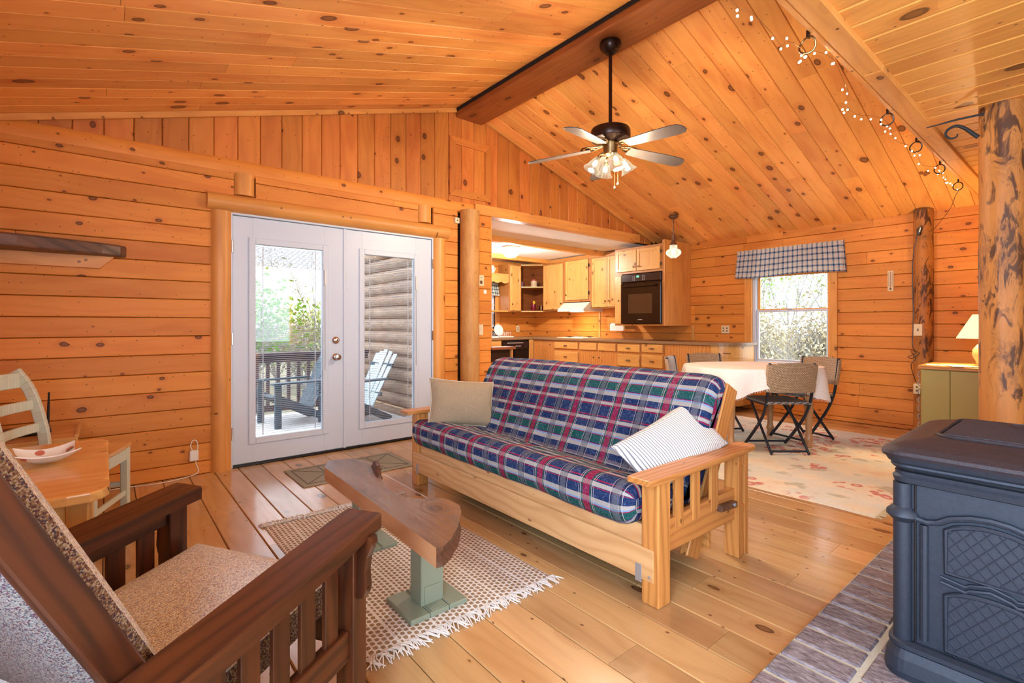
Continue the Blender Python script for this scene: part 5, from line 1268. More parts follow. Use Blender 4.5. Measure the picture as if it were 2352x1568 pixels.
base('counter end cabinet faced with plain upright boards', 3.372, 4.079, [('v', 3.385, 4.07, .10, .87, None)])
ec = thing('end_cabinet', 'curved end drawer unit at the tip of the kitchen counter', 'cabinet', (6.5, 3.24, 0))
pol = [(6.84, 3.37), (6.25, 3.37)] + [(6.25 + .33 * (1 - math.cos(R(a))), 3.37 - .30 * math.sin(R(a))) for a in range(10, 91, 10)] + [(6.84, 3.07)]
MB().prism(pol, .80, Matrix.Translation((0, 0, .085)), 0).build('body', CZ, ec)
MB().prism([(x - .008, y - .006) for x, y in pol[1:-1]] + [(6.6, 3.15), (6.35, 3.3)], .125, Matrix.Translation((0, 0, .72)), .003).build('drawer', CY_, ec)
MB().tube([(6.275, 3.20, .785), (6.255, 3.205, .785), (6.262, 3.17, .785), (6.285, 3.14, .785), (6.31, 3.13, .785)], .006, 6).build('handle', PEND, ec, True)
# one continuous worktop: along the window wall, round the corner to the sink
ct = MB(); ct.box((6.21, 3.37, .882), (XB - .002, KY - .002, .92), .004); ct.box((KX + .6, 6.90, .882), (6.21, KY - .002, .92), .004)
ct.prism([(6.845, 3.37), (6.21, 3.37)] + [(6.21 + .36 * (1 - math.cos(R(a))), 3.37 - .34 * math.sin(R(a))) for a in range(10, 91, 10)] + [(6.845, 3.03)], .038, Matrix.Translation((0, 0, .882)), .003)
props(ct.build('countertop', LAMIN), 'speckled brown laminate countertop running round the kitchen corner', 'countertop')
sk = thing('base_cabinet', 'sink base cabinet under the kitchen window', 'cabinet', (4.8, 7.2, 0))
box('body', (4.05, 6.93, .085), (5.488, KY - .004, .878), CX, sk, .002); box('toe_kick', (4.05, 6.99, 0), (5.488, KY - .01, .085), DARKGAP, sk, 0)
for a in (4.10, 4.57, 5.04): box('door', (a, 6.912, .11), (a + .43, 6.932, .70), CZ, sk); box('drawer', (a, 6.912, .73), (a + .43, 6.932, .86), CX, sk)
dw = thing('dishwasher', 'black built-in dishwasher under the kitchen counter', 'dishwasher', (5.82, 7.2, 0))
box('body', (5.495, 6.95, .02), (6.138, KY - .01, .875), BLACKP, dw, 0); box('door', (5.497, 6.915, .12), (6.136, 6.95, .69), OVENG, dw, .006); box('control_panel', (5.497, 6.905, .70), (6.136, 6.95, .845), OVENP, dw, .008)
box('latch', (5.60, 6.898, .815), (5.98, 6.906, .832), STEEL, dw, .002); MB().lathe([(.028, 0), (.026, .018), (.0, .02)], 16, Matrix.Translation((6.03, 6.905, .76)) @ Euler((R(90), 0, 0)).to_matrix().to_4x4()).build('dial', BLACKP, dw, True)
for k in range(4): box('button', (5.80 + k * .035, 6.900, .755), (5.825 + k * .035, 6.906, .775), STEEL, dw, .001)
cf = thing('corner_filler', 'plain wood corner filler between the dishwasher and the side cabinets', 'panel', (6.2, 6.95, 0))
box('panel', (6.14, 6.905, 0), (6.25, 6.93, .878), CZ, cf)
# wall cupboards
XU = 6.52
def upper(label, y0, y1, z0, z1, doors):
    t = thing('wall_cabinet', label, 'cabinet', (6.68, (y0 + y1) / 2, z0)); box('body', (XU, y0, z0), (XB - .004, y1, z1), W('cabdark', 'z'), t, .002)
    for d_ in doors: pdoor(t, *d_[:4], XU, d_[4])
    return t
upper('tall wall cabinet between the open corner shelves and the range hood', 6.375, 6.93, 1.425, 2.315, [(6.39, 6.905, 1.445, 2.285, (6.42, 1.55))])
t = upper('short wall cabinet directly above the range hood', 5.74, 6.372, 1.57, 2.33, [(5.77, 6.315, 1.605, 2.31, (6.29, 1.70))])
for z_ in (1.72, 2.2): box('hinge', (XU - .03, 5.755, z_ - .03), (XU - .002, 5.768, z_ + .03), BLACKP, t)
upper('tall two-door wall cabinet between the range hood and the wall oven', 4.93, 5.737, 1.44, 2.33, [(5.345, 5.68, 1.46, 2.30, (5.38, 1.56)), (4.99, 5.338, 1.46, 2.30, (5.30, 1.56))])
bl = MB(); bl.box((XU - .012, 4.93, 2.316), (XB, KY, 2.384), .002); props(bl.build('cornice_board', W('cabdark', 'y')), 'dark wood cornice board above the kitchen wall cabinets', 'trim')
hd = thing('range_hood', 'cream range hood under the short wall cabinet', 'range hood', (6.55, 6.02, 1.39))
MB().prism([(6.845, 1.395), (6.33, 1.395), (6.33, 1.432), (6.50, 1.555), (6.845, 1.555)], .63, Matrix(((1, 0, 0, 0), (0, 0, -1, 6.355), (0, 1, 0, 0), (0, 0, 0, 1))), .003).build('canopy', HOOD, hd)
for k in range(6): box('vent_slot', (6.455 - .001, 6.10 + k * .028, 1.5), (6.458, 6.12 + k * .028, 1.512), STEEL, hd, 0)
box('control_strip', (6.40, 5.80, 1.475), (6.415, 6.0, 1.487), STEEL, hd, 0); box('lamp_lens', (6.45, 5.95, 1.389), (6.60, 6.15, 1.396), emis('hood_lens', (1, .82, .55, 1), 6.), hd, 0)
hl = bpy.data.lights.new('hood_lamp', 'AREA'); hl.shape = 'RECTANGLE'; hl.size = .15; hl.size_y = .2; hl.energy = 3.0; hl.color = (1, .78, .48); o = bpy.data.objects.new('hood_lamp', hl); COL.objects.link(o); o.parent = hd; o.location = Vector((6.525, 6.05, 1.383)) - ORG[hd.name]
ck = thing('gas_cooktop', 'white gas cooktop with dark grates set in the counter', 'cooktop', (6.52, 6.0, .92))
box('tray', (6.29, 5.70, .921), (6.76, 6.33, .932), HOOD, ck, .003)
for yy in (5.86, 6.14):
    for xx in (6.42, 6.64):
        g_ = MB(); 
        for a in range(4): g_.bar((xx - .07 * math.cos(R(45 * a)), yy - .07 * math.sin(R(45 * a)), .948), (xx + .07 * math.cos(R(45 * a)), yy + .07 * math.sin(R(45 * a)), .948), .008, .008)
        g_.lathe([(.035, .932), (.035, .942), (.0, .943)], 14, Matrix.Translation((xx, yy, 0))); g_.build('burner_grate', BLACK, ck)
for k in range(5): MB().lathe([(.016, .932), (.014, .955), (0, .957)], 12, Matrix.Translation((6.31, 5.73 + k * .04, 0))).build('control_knob', WHITEP, ck, True)
# oven tower
OX = 6.15
ot = thing('oven_cabinet', 'tall wood cabinet holding the black wall oven', 'cabinet', (6.5, 4.47, 1.145))
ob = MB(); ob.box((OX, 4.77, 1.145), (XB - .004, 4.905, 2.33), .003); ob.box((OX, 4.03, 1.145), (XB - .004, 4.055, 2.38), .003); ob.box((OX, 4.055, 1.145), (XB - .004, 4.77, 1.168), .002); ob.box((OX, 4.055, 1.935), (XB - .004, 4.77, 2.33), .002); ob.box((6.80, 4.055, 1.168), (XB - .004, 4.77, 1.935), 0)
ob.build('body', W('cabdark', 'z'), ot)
box('side_panel', (OX - .002, 4.012, 1.143), (XB - .004, 4.03, 2.385), W('trim', 'z'), ot)
for y0, y1, kn in ((4.49, 4.872, 4.53), (4.083, 4.478, 4.44)): pdoor(ot, y0, y1, 1.97, 2.29, OX, (kn, 2.03))
pdoor(ot, 4.772, 4.885, 1.175, 1.905, OX, (4.80, 1.53), shaker=False)
for z_ in (2.04, 2.22): box('hinge', (OX - .02, 4.06, z_ - .025), (OX - .002, 4.073, z_ + .025), BLACKP, ot)
ov = thing('wall_oven', 'black built-in wall oven with a green digital clock', 'oven', (6.3, 4.41, 1.17))
box('case', (OX + .0, 4.06, 1.17), (6.70, 4.765, 1.93), OVENG, ov, .002)
box('control_panel', (OX - .028, 4.06, 1.80), (OX, 4.765, 1.928), OVENP, ov, .01); box('door', (OX - .034, 4.06, 1.178), (OX, 4.765, 1.785), OVENG, ov, .006)
box('window', (OX - .0355, 4.20, 1.33), (OX - .033, 4.62, 1.62), OVENW, ov, 0); box('clock', (OX - .0295, 4.435, 1.868), (OX - .0275, 4.475, 1.892), CLOCKG, ov, 0)
box('badge', (OX - .0362, 4.37, 1.232), (OX - .0338, 4.45, 1.242), STEEL, ov, 0)
k_ = MB()
for a in range(2):
    for r_ in range(4):
        for c_ in range(2): k_.box((OX - .0292, 4.505 + c_ * .03 - a * .17, 1.822 + r_ * .02), (OX - .0278, 4.517 + c_ * .03 - a * .17, 1.832 + r_ * .02), 0)
o = k_.build('keypad', plain('keypad_grey', (.3, .28, .27, 1), .5), ov); o['kind'] = 'stuff'
MB().tube([(OX - .034, 4.70, 1.735), (OX - .07, 4.69, 1.735), (OX - .07, 4.13, 1.735), (OX - .034, 4.12, 1.735)], .012, 8).build('handle', OVENG, ov, True)
# far wall cupboards
nc = thing('wall_cabinet', 'narrow single-door wall cabinet beside the sink window', 'cabinet', (6.03, 7.37, 1.40))
box('body', (5.882, 7.20, 1.40), (6.188, KY - .003, 2.315), W('cabdark', 'z'), nc, .002); d = box('door', (5.905, 7.182, 1.425), (6.165, 7.202, 2.28), CZ, nc)
for a, b, c_, e in ((5.905, 5.95, 1.425, 2.28), (6.12, 6.165, 1.425, 2.28), (5.95, 6.12, 1.425, 1.47), (5.95, 6.12, 2.235, 2.28)): fix(box('stile', (a, 7.174, c_), (b, 7.182, e), CZ, nc, .002), d)
fix(knob(nc, (5.935, 7.174, 1.55), (0, -1, 0)), d)
cs = thing('corner_shelf', 'open dark-backed corner shelves between the kitchen wall cabinets', 'shelf', (6.5, 7.3, 1.42))
for z_ in (1.405, 1.875, 2.30): MB().prism([(6.19, 7.22), (6.52, 6.935), (XB - .004, 6.935), (XB - .004, KY - .004), (6.19, KY - .004)], .02, Matrix.Translation((0, 0, z_)), .002).build('shelf_board', CX, cs)
for nm, lo, hi in (('back_panel', (6.19, KY - .022, 1.425), (XB - .01, KY - .008, 2.30)), ('side_panel', (XB - .022, 6.94, 1.425), (XB - .008, KY - .02, 2.30))): box(nm, lo, hi, W('beam', 'x' if nm[0] == 'b' else 'y'), cs, 0)
def jar(label, x, y, z, r, h, col, lidc):
    t = thing('storage_jar', label, 'jar', (x, y, z)); MB().lathe([(r * .9, z), (r, z + .01), (r, z + h * .8), (r * .85, z + h * .86)], 16, Matrix.Translation((x, y, 0))).build('body', plain(label[:18], col, .4, 0, .5, .35, 60), t, True)
    MB().lathe([(r * .88, z + h * .84), (r * .9, z + h), (0, z + h)], 16, Matrix.Translation((x, y, 0))).build('lid', plain(label[:18] + 'lid', lidc, .4), t, True); return t
jar('small purple and white tin on the upper corner shelf', 6.27, 7.30, 1.896, .045, .11, srgb(120, 84, 120), srgb(70, 50, 80)); jar('red and cream patterned canister on the upper corner shelf', 6.52, 7.20, 1.896, .065, .15, srgb(206, 178, 140), srgb(170, 40, 40))
t = thing('flower_vase', 'dark red vase with a yellow flower on the lower corner shelf', 'vase', (6.46, 7.15, 1.426)); MB().lathe([(.03, 1.426), (.05, 1.45), (.045, 1.56), (.03, 1.60), (.035, 1.61)], 16, Matrix.Translation((6.46, 7.15, 0))).build('body', plain('vase_red', srgb(110, 22, 40), .25), t, True)
fl = MB()
for a in range(6): fl.rbox((6.43 + .022 * math.cos(R(60 * a)), 7.10, 1.59 + .022 * math.sin(R(60 * a))), (.026, .006, .016), (0, -R(60 * a), 0), .002)
fl.build('flower', plain('petal_yellow', srgb(240, 200, 40), .6), t); MB().tube([(6.43, 7.105, 1.58), (6.455, 7.14, 1.61)], .003, 5).build('stem', plain('stem_green', srgb(60, 110, 50), .6), t)
props(MB().lathe([(.036, 1.426), (.04, 1.43), (.042, 1.53), (.039, 1.53), (.036, 1.436), (0, 1.436)], 16, Matrix.Translation((6.60, 7.08, 0))).build('drinking_glass', SHADEG, None, True), 'clear drinking glass on the lower corner shelf', 'glass')
# scalloped board over the sink window with a pitcher on its ledge
sb = thing('pelmet_shelf', 'scalloped wood pelmet with ledge over the kitchen sink window', 'shelf', (5.3, 7.3, 1.94))
pol = [(4.72, 2.095), (5.878, 2.095), (5.878, 1.96)]; k = 5.878
while k > 4.80:
    for a in range(1, 7): pol.append((k - .18 * a / 6, 1.965 - .03 * math.sin(math.pi * a / 6)))
    k -= .18
pol.append((4.72, 1.965))
MB().prism(pol, .02, Matrix(((1, 0, 0, 0), (0, 0, -1, 7.225), (0, 1, 0, 0), (0, 0, 0, 1))), 0).build('scalloped_board', CX, sb); box('ledge', (4.72, 7.20, 2.096), (5.878, KY - .004, 2.115), CX, sb)
wsf = box('window_ledge', (4.72, 7.22, 1.40), (5.878, KY - .03, 1.425), W('trim', 'x')); props(wsf, 'narrow wood ledge across the kitchen sink window', 'shelf')
pi = thing('ceramic_pitcher', 'cream ceramic pitcher on the ledge over the sink window', 'pitcher', (5.58, 7.33, 2.116))
MB().lathe([(.045, 2.116), (.062, 2.14), (.066, 2.18), (.052, 2.23), (.046, 2.25), (.052, 2.265), (.048, 2.265), (.04, 2.24)], 18, Matrix.Translation((5.56, 7.33, 0))).build('body', HOOD, pi, True); MB().tube(catmull([(5.61, 7.33, 2.245), (5.645, 7.33, 2.24), (5.65, 7.33, 2.19), (5.62, 7.33, 2.15)], 4), .007, 6).build('handle', HOOD, pi, True)
# sink, dish rack, towel roll
sn = thing('kitchen_sink', 'white enamel sink set in the counter below the kitchen window', 'sink', (5.1, 7.25, .92)); m = MB()
m.box((4.72, 6.98, .921), (5.46, 7.03, .933), .003); m.box((4.72, 7.42, .921), (5.46, 7.48, .933), .003); m.box((4.72, 7.03, .921), (4.77, 7.42, .933), .003); m.box((5.41, 7.03, .921), (5.46, 7.42, .933), .003); m.build('rim', WHITEP, sn); box('basin', (4.77, 7.03, .922), (5.41, 7.42, .926), STEEL, sn, 0)
MB().tube(catmull([(5.1, 7.45, .93), (5.1, 7.45, 1.12), (5.1, 7.40, 1.17), (5.1, 7.30, 1.13)], 5), .012, 8).build('tap', CHROME, sn, True)
rk = thing('dish_rack', 'white wire dish rack on its tray beside the sink', 'dish rack', (5.62, 7.2, .92)); box('tray', (5.48, 7.02, .921), (5.86, 7.40, .945), WHITEP, rk, .006)
m = MB()
for k in range(7): m.tube([(5.50 + k * .05, 7.05, .945), (5.50 + k * .05, 7.05, 1.03), (5.50 + k * .05, 7.20, .96), (5.50 + k * .05, 7.36, 1.03), (5.50 + k * .05, 7.36, .945)], .003, 5)
m.build('wires', WHITEP, rk, True)
props(MB().lathe([(.10, 0), (.105, .006), (.07, .012), (.0, .012)], 24, Matrix.Translation((5.60, 7.16, 1.06)) @ Euler((R(78), 0, 0)).to_matrix().to_4x4()).build('dinner_plate', WHITEP, None, True), 'white plate standing in the dish rack', 'plate')
ph = thing('paper_towel_holder', 'wall-hung towel holder with a white paper roll below the cupboards', 'towel holder', (6.62, 5.18, 1.12)); MB().lathe([(.055, -.14), (.055, .14)], 20, Matrix.Translation((6.62, 5.20, 1.135)) @ Euler((R(90), 0, 0)).to_matrix().to_4x4()).build('paper_roll', WHITEP, ph, True)
for yy in (5.045, 5.355): box('bracket', (6.57, yy - .008, 1.08), (XB - .003, yy + .008, 1.19), CZ, ph)
box('hanging_sheet', (6.565, 5.06, 1.06), (6.567, 5.34, 1.135), WHITEP, ph, 0)
for nm, y_ in (('kitchen_batten', 5.80), ('kitchen_batten', 3.98)): props(box(nm, (XB - .014, y_ - .02, .922), (XB + .002, y_ + .02, 1.44 if y_ > 5 else 1.143), CZ), 'upright wood batten on the log backsplash below the %s' % ('range hood' if y_ > 5 else 'oven cabinet'), 'trim')
# lights of the kitchen
kl = thing('ceiling_light', 'white glass dome light on the kitchen ceiling', 'ceiling light', (4.94, 6.0, 2.385)); MB().lathe([(.115, 2.399), (.12, 2.365), (.115, 2.345)], 28, Matrix.Translation((4.94, 6.0, 0))).build('pan', WHITEP, kl, True)
MB().lathe([(.118, 2.348), (.127, 2.31), (.116, 2.262), (.075, 2.226), (0, 2.215)], 28, Matrix.Translation((4.94, 6.0, 0)), caps=False).build('dome', DOME, kl, True)
def lamp(parent, name, loc, e, col, r=.03):
    d_ = bpy.data.lights.new(name, 'POINT'); d_.energy = e; d_.color = col; d_.shadow_soft_size = r; o = bpy.data.objects.new(name, d_); COL.objects.link(o); o.parent = parent; o.location = Vector(loc) - org(parent); return o
lamp(kl, 'dome_lamp', (4.94, 6.0, 2.232), 135, (1, .95, .88), .04)
pd = thing('pendant_lamp', 'bronze chain pendant with a clear glass globe before the oven cabinet', 'pendant lamp', (5.995, 3.775, 2.65)); PX, PY = 5.995, 3.775
MB().lathe([(.0, 2.66), (.062, 2.655), (.068, 2.645), (.05, 2.62), (.015, 2.608), (0, 2.606)], 20, Matrix.Translation((PX, PY, 0)), caps=False).build('canopy', PEND, pd, True)
for k in range(8):
    z_ = 2.595 - k * .0265; a = (k % 2) * R(90)
    MB().tube([(PX + .009 * math.cos(t) * math.cos(a), PY + .009 * math.cos(t) * math.sin(a), z_ + .018 * math.sin(t)) for t in [2 * math.pi * j / 10 for j in range(10)]], .0028, 5, True).build('chain_link', PEND, pd, True)
MB().lathe([(.018, 2.395), (.022, 2.36), (.02, 2.33), (.030, 2.30), (.048, 2.262), (.052, 2.25)], 20, Matrix.Translation((PX, PY, 0))).build('socket_cup', PEND, pd, True)
MB().lathe([(.048, 2.25), (.050, 2.21), (.048, 2.20), (.085, 2.185), (.102, 2.155), (.098, 2.13), (.07, 2.10), (.042, 2.085), (.044, 2.075)], 28, Matrix.Translation((PX, PY, 0)), caps=False).build('glass_globe', GLOBEGL, pd, True)
MB().lathe([(0, 2.20), (.02, 2.19), (.030, 2.15), (.02, 2.12), (0, 2.115)], 14, Matrix.Translation((PX, PY, 0)), caps=False).build('bulb', PBULB, pd, True); lamp(pd, 'pendant_light', (PX, PY, 2.15), 9, (1, .74, .44), .03)
# ---------------------------------------------------------------- ceiling fan
FX, FYc = 3.11, 2.525
fan = thing('ceiling_fan', 'dark bronze five-blade ceiling fan with four lit glass shades', 'ceiling fan', (FX, FYc, 3.42))
TF = Matrix.Translation((FX, FYc, 0))
MB().lathe([(.082, 3.42), (.086, 3.40), (.082, 3.375), (.058, 3.345), (.045, 3.335), (.03, 3.325), (.0, 3.322)], 24, TF, caps=False).build('canopy', BRONZE, fan, True)
MB().lathe([(.0145, 3.34), (.0145, 2.70)], 12, TF).build('downrod', BRONZE, fan, True)
MB().lathe([(.03, 2.738), (.12, 2.734), (.150, 2.724), (.158, 2.706), (.158, 2.652), (.150, 2.640), (.07, 2.626), (.06, 2.62)], 32, TF).build('motor_housing', BRONZE, fan, True)
MB().lathe([(.062, 2.626), (.066, 2.612), (.060, 2.598), (.056, 2.59), (.055, 2.54), (.05, 2.525), (.03, 2.515), (0, 2.512)], 24, TF, caps=False).build('switch_cup', BRASS, fan, True)
th0 = R(-39.6)
for k in range(5):
    a = R(18 + 72 * k) + th0; c, s = math.cos(a), math.sin(a); u = Vector((c, s, 0)); v = Vector((-s, c, 0))
    M = Matrix.Translation((FX, FYc, 0)) @ Matrix.Rotation(a, 4, 'Z')
    # scrolled blade iron
    ir = MB()
    for sg in (-1, 1): ir.tube([M @ Vector(p) for p in ((.055, 0, 2.603), (.10, sg * .018, 2.592), (.14, sg * .042, 2.584), (.185, sg * .05, 2.582), (.22, sg * .036, 2.582), (.235, 0, 2.582))], .006, 6)
    ir.tube([M @ Vector((.055 + .03 * math.cos(t) + .075, .022 * math.sin(t), 2.588)) for t in [2 * math.pi * j / 12 for j in range(12)]], .004, 5, True); ir.bar(M @ Vector((.05, 0, 2.606)), M @ Vector((.20, 0, 2.583)), .03, .005)
    ir.build('blade_iron', BRASS, fan, True)
    pol = [(.16, -.045), (.20, -.052), (.45, -.066), (.60, -.068), (.655, -.058), (.68, -.03), (.685, 0), (.68, .03), (.655, .058), (.60, .068), (.45, .066), (.20, .052), (.16, .045)]
    B = M @ Matrix.Translation((0, 0, 2.580)) @ Matrix.Rotation(R(5), 4, 'Y') @ Matrix.Translation((0, 0, 0)) @ Matrix.Rotation(R(-11), 4, 'X')
    MB().prism(pol, .007, B, .002).build('blade', FANB, fan)
GL = MB().lathe([(.020, 0), (.026, -.012), (.038, -.038), (.048, -.068), (.056, -.096), (.076, -.124), (.074, -.125), (.054, -.097), (.046, -.068), (.036, -.038), (.022, -.012)], 20, None, caps=False)
for k in range(4):
    a = R(90 * k) + th0 + R(8); M = Matrix.Translation((FX, FYc, 2.52)) @ Matrix.Rotation(a, 4, 'Z')
    arm = MB().tube([M @ Vector(p) for p in ((.03, 0, .0), (.065, 0, .008), (.092, 0, -.004), (.10, 0, -.026))], .008, 8); arm.build('lamp_arm', BRASS, fan, True)
    S = M @ Matrix.Translation((.10, 0, -.026)) @ Matrix.Rotation(R(-30), 4, 'Y') @ Matrix.Scale(.92, 4)
    MB().add(GL.V, GL.F, S).build('glass_shade', SHADEGL, fan, True); MB().lathe([(.016, 0), (.02, -.012), (.018, -.03)], 14, S).build('socket', BRASS, fan, True)
    MB().lathe([(.010, -.028), (.018, -.045), (.022, -.062), (.016, -.078), (0, -.085)], 12, S, caps=False).build('bulb', BULB, fan, True)
    lamp(fan, 'fan_light', S @ Vector((0, 0, -.14)), 19, (1, .85, .64), .03)
for dx, z_ in ((.03, 2.30), (-.01, 2.26)):
    MB().tube([(FX + dx, FYc - .05, 2.52), (FX + dx, FYc - .05, z_)], .0016, 5).build('pull_chain', BRASS, fan); MB().lathe([(.002, .03), (.006, .02), (.009, .006), (.006, 0), (0, -.001)], 10, Matrix.Translation((FX + dx, FYc - .05, z_ - .028)), caps=False).build('chain_fob', BRASS, fan, True)
# ---------------------------------------------------------------- string lights and iron rings under the loft beam
LP = [(1.717, 2.273), (1.783, 2.289), (1.938, 2.268), (2.036, 2.258), (2.12, 2.311), (2.30, 2.345), (2.311, 2.325), (2.401, 2.371), (2.589, 2.394), (2.769, 2.35), (2.865, 2.326), (2.833, 2.252), (3.038, 2.265), (3.227, 2.305), (3.479, 2.348), (3.645, 2.34), (3.743, 2.299), (3.952, 2.315), (4.204, 2.350), (4.327, 2.325), (4.456, 2.292), (4.735, 2.336), (5.011, 2.356), (5.211, 2.371), (5.211, 2.301), (5.48, 2.332), (5.773, 2.347)]
sl = thing('string_lights', 'warm fairy lights strung through iron rings along the loft beam', 'string lights', (1.7, .80, 2.3))
WIRE = plain('copper_wire', (.45, .24, .10, 1), .35, .8); path = [(x, .815 + .012 * math.sin(x * 9), z) for x, z in LP]; wp = catmull(path, 3)
MB().tube([(1.35, .82, 2.32)] + wp, .0012, 4).build('wire', WIRE, sl)
r3 = random.Random(4); bpts = []
for i in range(0, len(wp) - 1):
    if r3.random() < .62: bpts.append(wp[i] + Vector((r3.uniform(-.02, .02), r3.uniform(-.01, .02), r3.uniform(-.035, .015))))
V, F = MB().lathe([(0, .0055), (.0036, .0032), (.0044, 0), (.0036, -.0032), (0, -.0055)], 8, None, caps=False).V, MB().lathe([(0, .0055), (.0036, .0032), (.0044, 0), (.0036, -.0032), (0, -.0055)], 8, None, caps=False).F
b0 = None
for p in bpts:
    if b0 is None: b0 = mobj('bulb', V, F, FAIRY, sl, True, p)
    else: c = b0.copy(); COL.objects.link(c); c.location = Vector(p) - ORG[sl.name]
lw = MB().tube(catmull([(5.773, .82, 2.347), (5.80, .85, 2.30), (5.95, .9, 2.24), (6.30, 1.02, 2.19), (6.62, 1.15, 2.14), (6.71, 1.20, 2.16)], 5), .002, 5).build('lead_wire', BLACKP, sl, True)
for i, (x, z, nm) in enumerate(((2.297, 2.404, 'iron ring on the loft beam nearest the camera'), (3.488, 2.404, 'iron ring on the loft beam, second from the camera'), (4.168, 2.402, 'iron ring on the loft beam, third from the camera'), (4.901, 2.402, 'iron ring on the loft beam, fourth from the camera'), (5.633, 2.402, 'iron ring on the loft beam nearest the window wall'))):
    t = thing('iron_ring', nm, 'ring', (x, .80, z), None, 'iron rings holding the string lights')
    MB().rbox((x, .805, z - .005), (.022, .010, .030), (0, 0, 0), .002).build('bracket', BRONZE, t); MB().tube([(x + .006 * math.sin(t_ * 2), .808 + .032 * math.cos(t_), z - .050 + .034 * math.sin(t_)) for t_ in [2 * math.pi * j / 24 for j in range(24)]], .0038, 7, True).build('hoop', BRASS if i == 0 else BRONZE, t, True)
hk = thing('iron_scroll_hook', 'black wrought scroll hook on the stained log post under the loft', 'hook', (3.90, .50, 2.30))
MB().tube(catmull([(3.93, .475, 2.262), (3.925, .495, 2.285), (3.91, .53, 2.325), (3.89, .565, 2.345), (3.875, .60, 2.33), (3.873, .61, 2.30), (3.88, .59, 2.275), (3.89, .565, 2.28), (3.892, .56, 2.295)], 5), [.012 - .0085 * k / 40 for k in range(41)], 7).build('scroll', BLACK, hk, True); MB().tube([(3.93, .45, 2.39), (3.90, .56, 2.385), (3.87, .70, 2.37)], [.006, .006, .003], 6).build('arm', BLACK, hk, True)
# ---------------------------------------------------------------- plates, thermometer, cords
def plate(name, label, cat, lo, hi, holes, axis, mat=IVORY):
    """switch or socket plate; holes are offsets (across, up, w, h)"""
    t = thing(name, label, cat, tuple((Vector(lo) + Vector(hi)) / 2)); box('cover_plate', lo, hi, mat, t, .002); c = (Vector(lo) + Vector(hi)) / 2
    for a, u, w_, h_, m_ in holes:
        if axis == 'y': box('toggle', (c.x + a - w_ / 2, lo[1] - .006, c.z + u - h_ / 2), (c.x + a + w_ / 2, lo[1] + .001, c.z + u + h_ / 2), m_, t, .001)
        else: box('toggle', (lo[0] - .006, c.y + a - w_ / 2, c.z + u - h_ / 2), (lo[0] + .001, c.y + a + w_ / 2, c.z + u + h_ / 2), m_, t, .001)
    return t
DK = plain('slot_brown', (.12, .07, .035, 1), .5)
plate('light_switch', 'double light switch plate right of the pale log post', 'switch', (3.178, YA - .008, 1.045), (3.294, YA, 1.165), [(-.025, 0, .01, .025, WHITEP), (.025, 0, .01, .025, WHITEP)], 'y')
plate('phone_jack', 'ivory wall phone plate beside the kitchen opening', 'wall plate', (3.222, YA - .008, 1.60), (3.306, YA, 1.723), [(0, -.02, .03, .035, DK), (0, .035, .008, .008, DK)], 'y')
props(box('paper_tag', (3.305, YA - .003, 1.515), (3.345, YA, 1.56), WHITEP, None, .001), 'small white paper tag below the wall phone plate', 'tag')
plate('alarm_box', 'small ivory alarm box high beside the pale log post', 'alarm', (2.905, YA - .03, 2.262), (2.962, YA, 2.322), [(0, 0, .012, .012, DK)], 'y')
plate('wall_socket', 'ivory four-way wall socket left of the dining window', 'socket', (XB - .008, 3.417, 1.036), (XB, 3.535, 1.147), [(-.026, .02, .016, .018, DK), (.026, .02, .016, .018, DK), (-.026, -.02, .016, .018, DK), (.026, -.02, .016, .018, DK)], 'x')
plate('light_switch', 'light switch plate on the slim log post', 'switch', (6.71, 1.246, 1.045), (6.728, 1.32, 1.170), [(0, 0, .010, .026, DK)], 'x')
plate('wall_socket', 'ivory wall socket low on the slim log post', 'socket', (6.71, 1.262, .42), (6.728, 1.322, .53), [(0, .02, .016, .018, DK), (0, -.02, .016, .018, DK)], 'x')
plate('wall_socket', 'ivory wall socket on the kitchen backsplash under the narrow cabinet', 'socket', (6.345, KY - .008, 1.012), (6.43, KY, 1.135), [(0, .02, .016, .018, DK), (0, -.02, .016, .018, DK)], 'y')
tm = thing('wall_thermometer', 'cream wall thermometer right of the dining window', 'thermometer', (XB, 1.55, 1.66)); box('board', (XB - .010, 1.523, 1.543), (XB, 1.579, 1.774), plain('thermo_cream', srgb(226, 200, 158), .5), tm, .002)
m = MB()
for k in range(18):
    for a in (1.530, 1.562): m.box((XB - .0112, a, 1.60 + k * .009), (XB - .0098, a + .010, 1.603 + k * .009), 0)
o = m.build('scale_marks', DK, tm); o['kind'] = 'stuff'; MB().tube([(XB - .012, 1.551, 1.58), (XB - .012, 1.551, 1.765)], .0025, 6).build('tube', plain('thermo_tube', srgb(160, 60, 50), .3), tm); MB().lathe([(.011, 0), (.011, .003), (.006, .004), (0, .004)], 16, Matrix.Translation((XB - .01, 1.551, 1.568)) @ Euler((0, R(-90), 0)).to_matrix().to_4x4()).build('dial', DK, tm)
cd = thing('power_cord', 'black cord with plug transformer running down the slim log post', 'cord', (6.72, 1.28, 2.17)); MB().rbox((6.705, 1.27, 2.16), (.03, .035, .085), (R(12), 0, 0), .006).build('transformer', BLACKP, cd); MB().rbox((6.70, 1.262, 2.175), (.022, .010, .05), (R(12), 0, 0), .001).build('label_strip', WHITEP, cd)
MB().tube(catmull([(6.715, 1.29, 2.12), (6.72, 1.325, 1.9), (6.72, 1.33, 1.6), (6.72, 1.325, 1.3), (6.72, 1.33, 1.05), (6.715, 1.33, .93), (6.70, 1.30, .86), (6.69, 1.36, .82), (6.70, 1.33, .80), (6.70, 1.27, .86), (6.70, 1.34, .88), (6.70, 1.30, .80), (6.705, 1.34, .72), (6.71, 1.30, .55)], 6), .0035, 6).build('flex', BLACKP, cd, True)
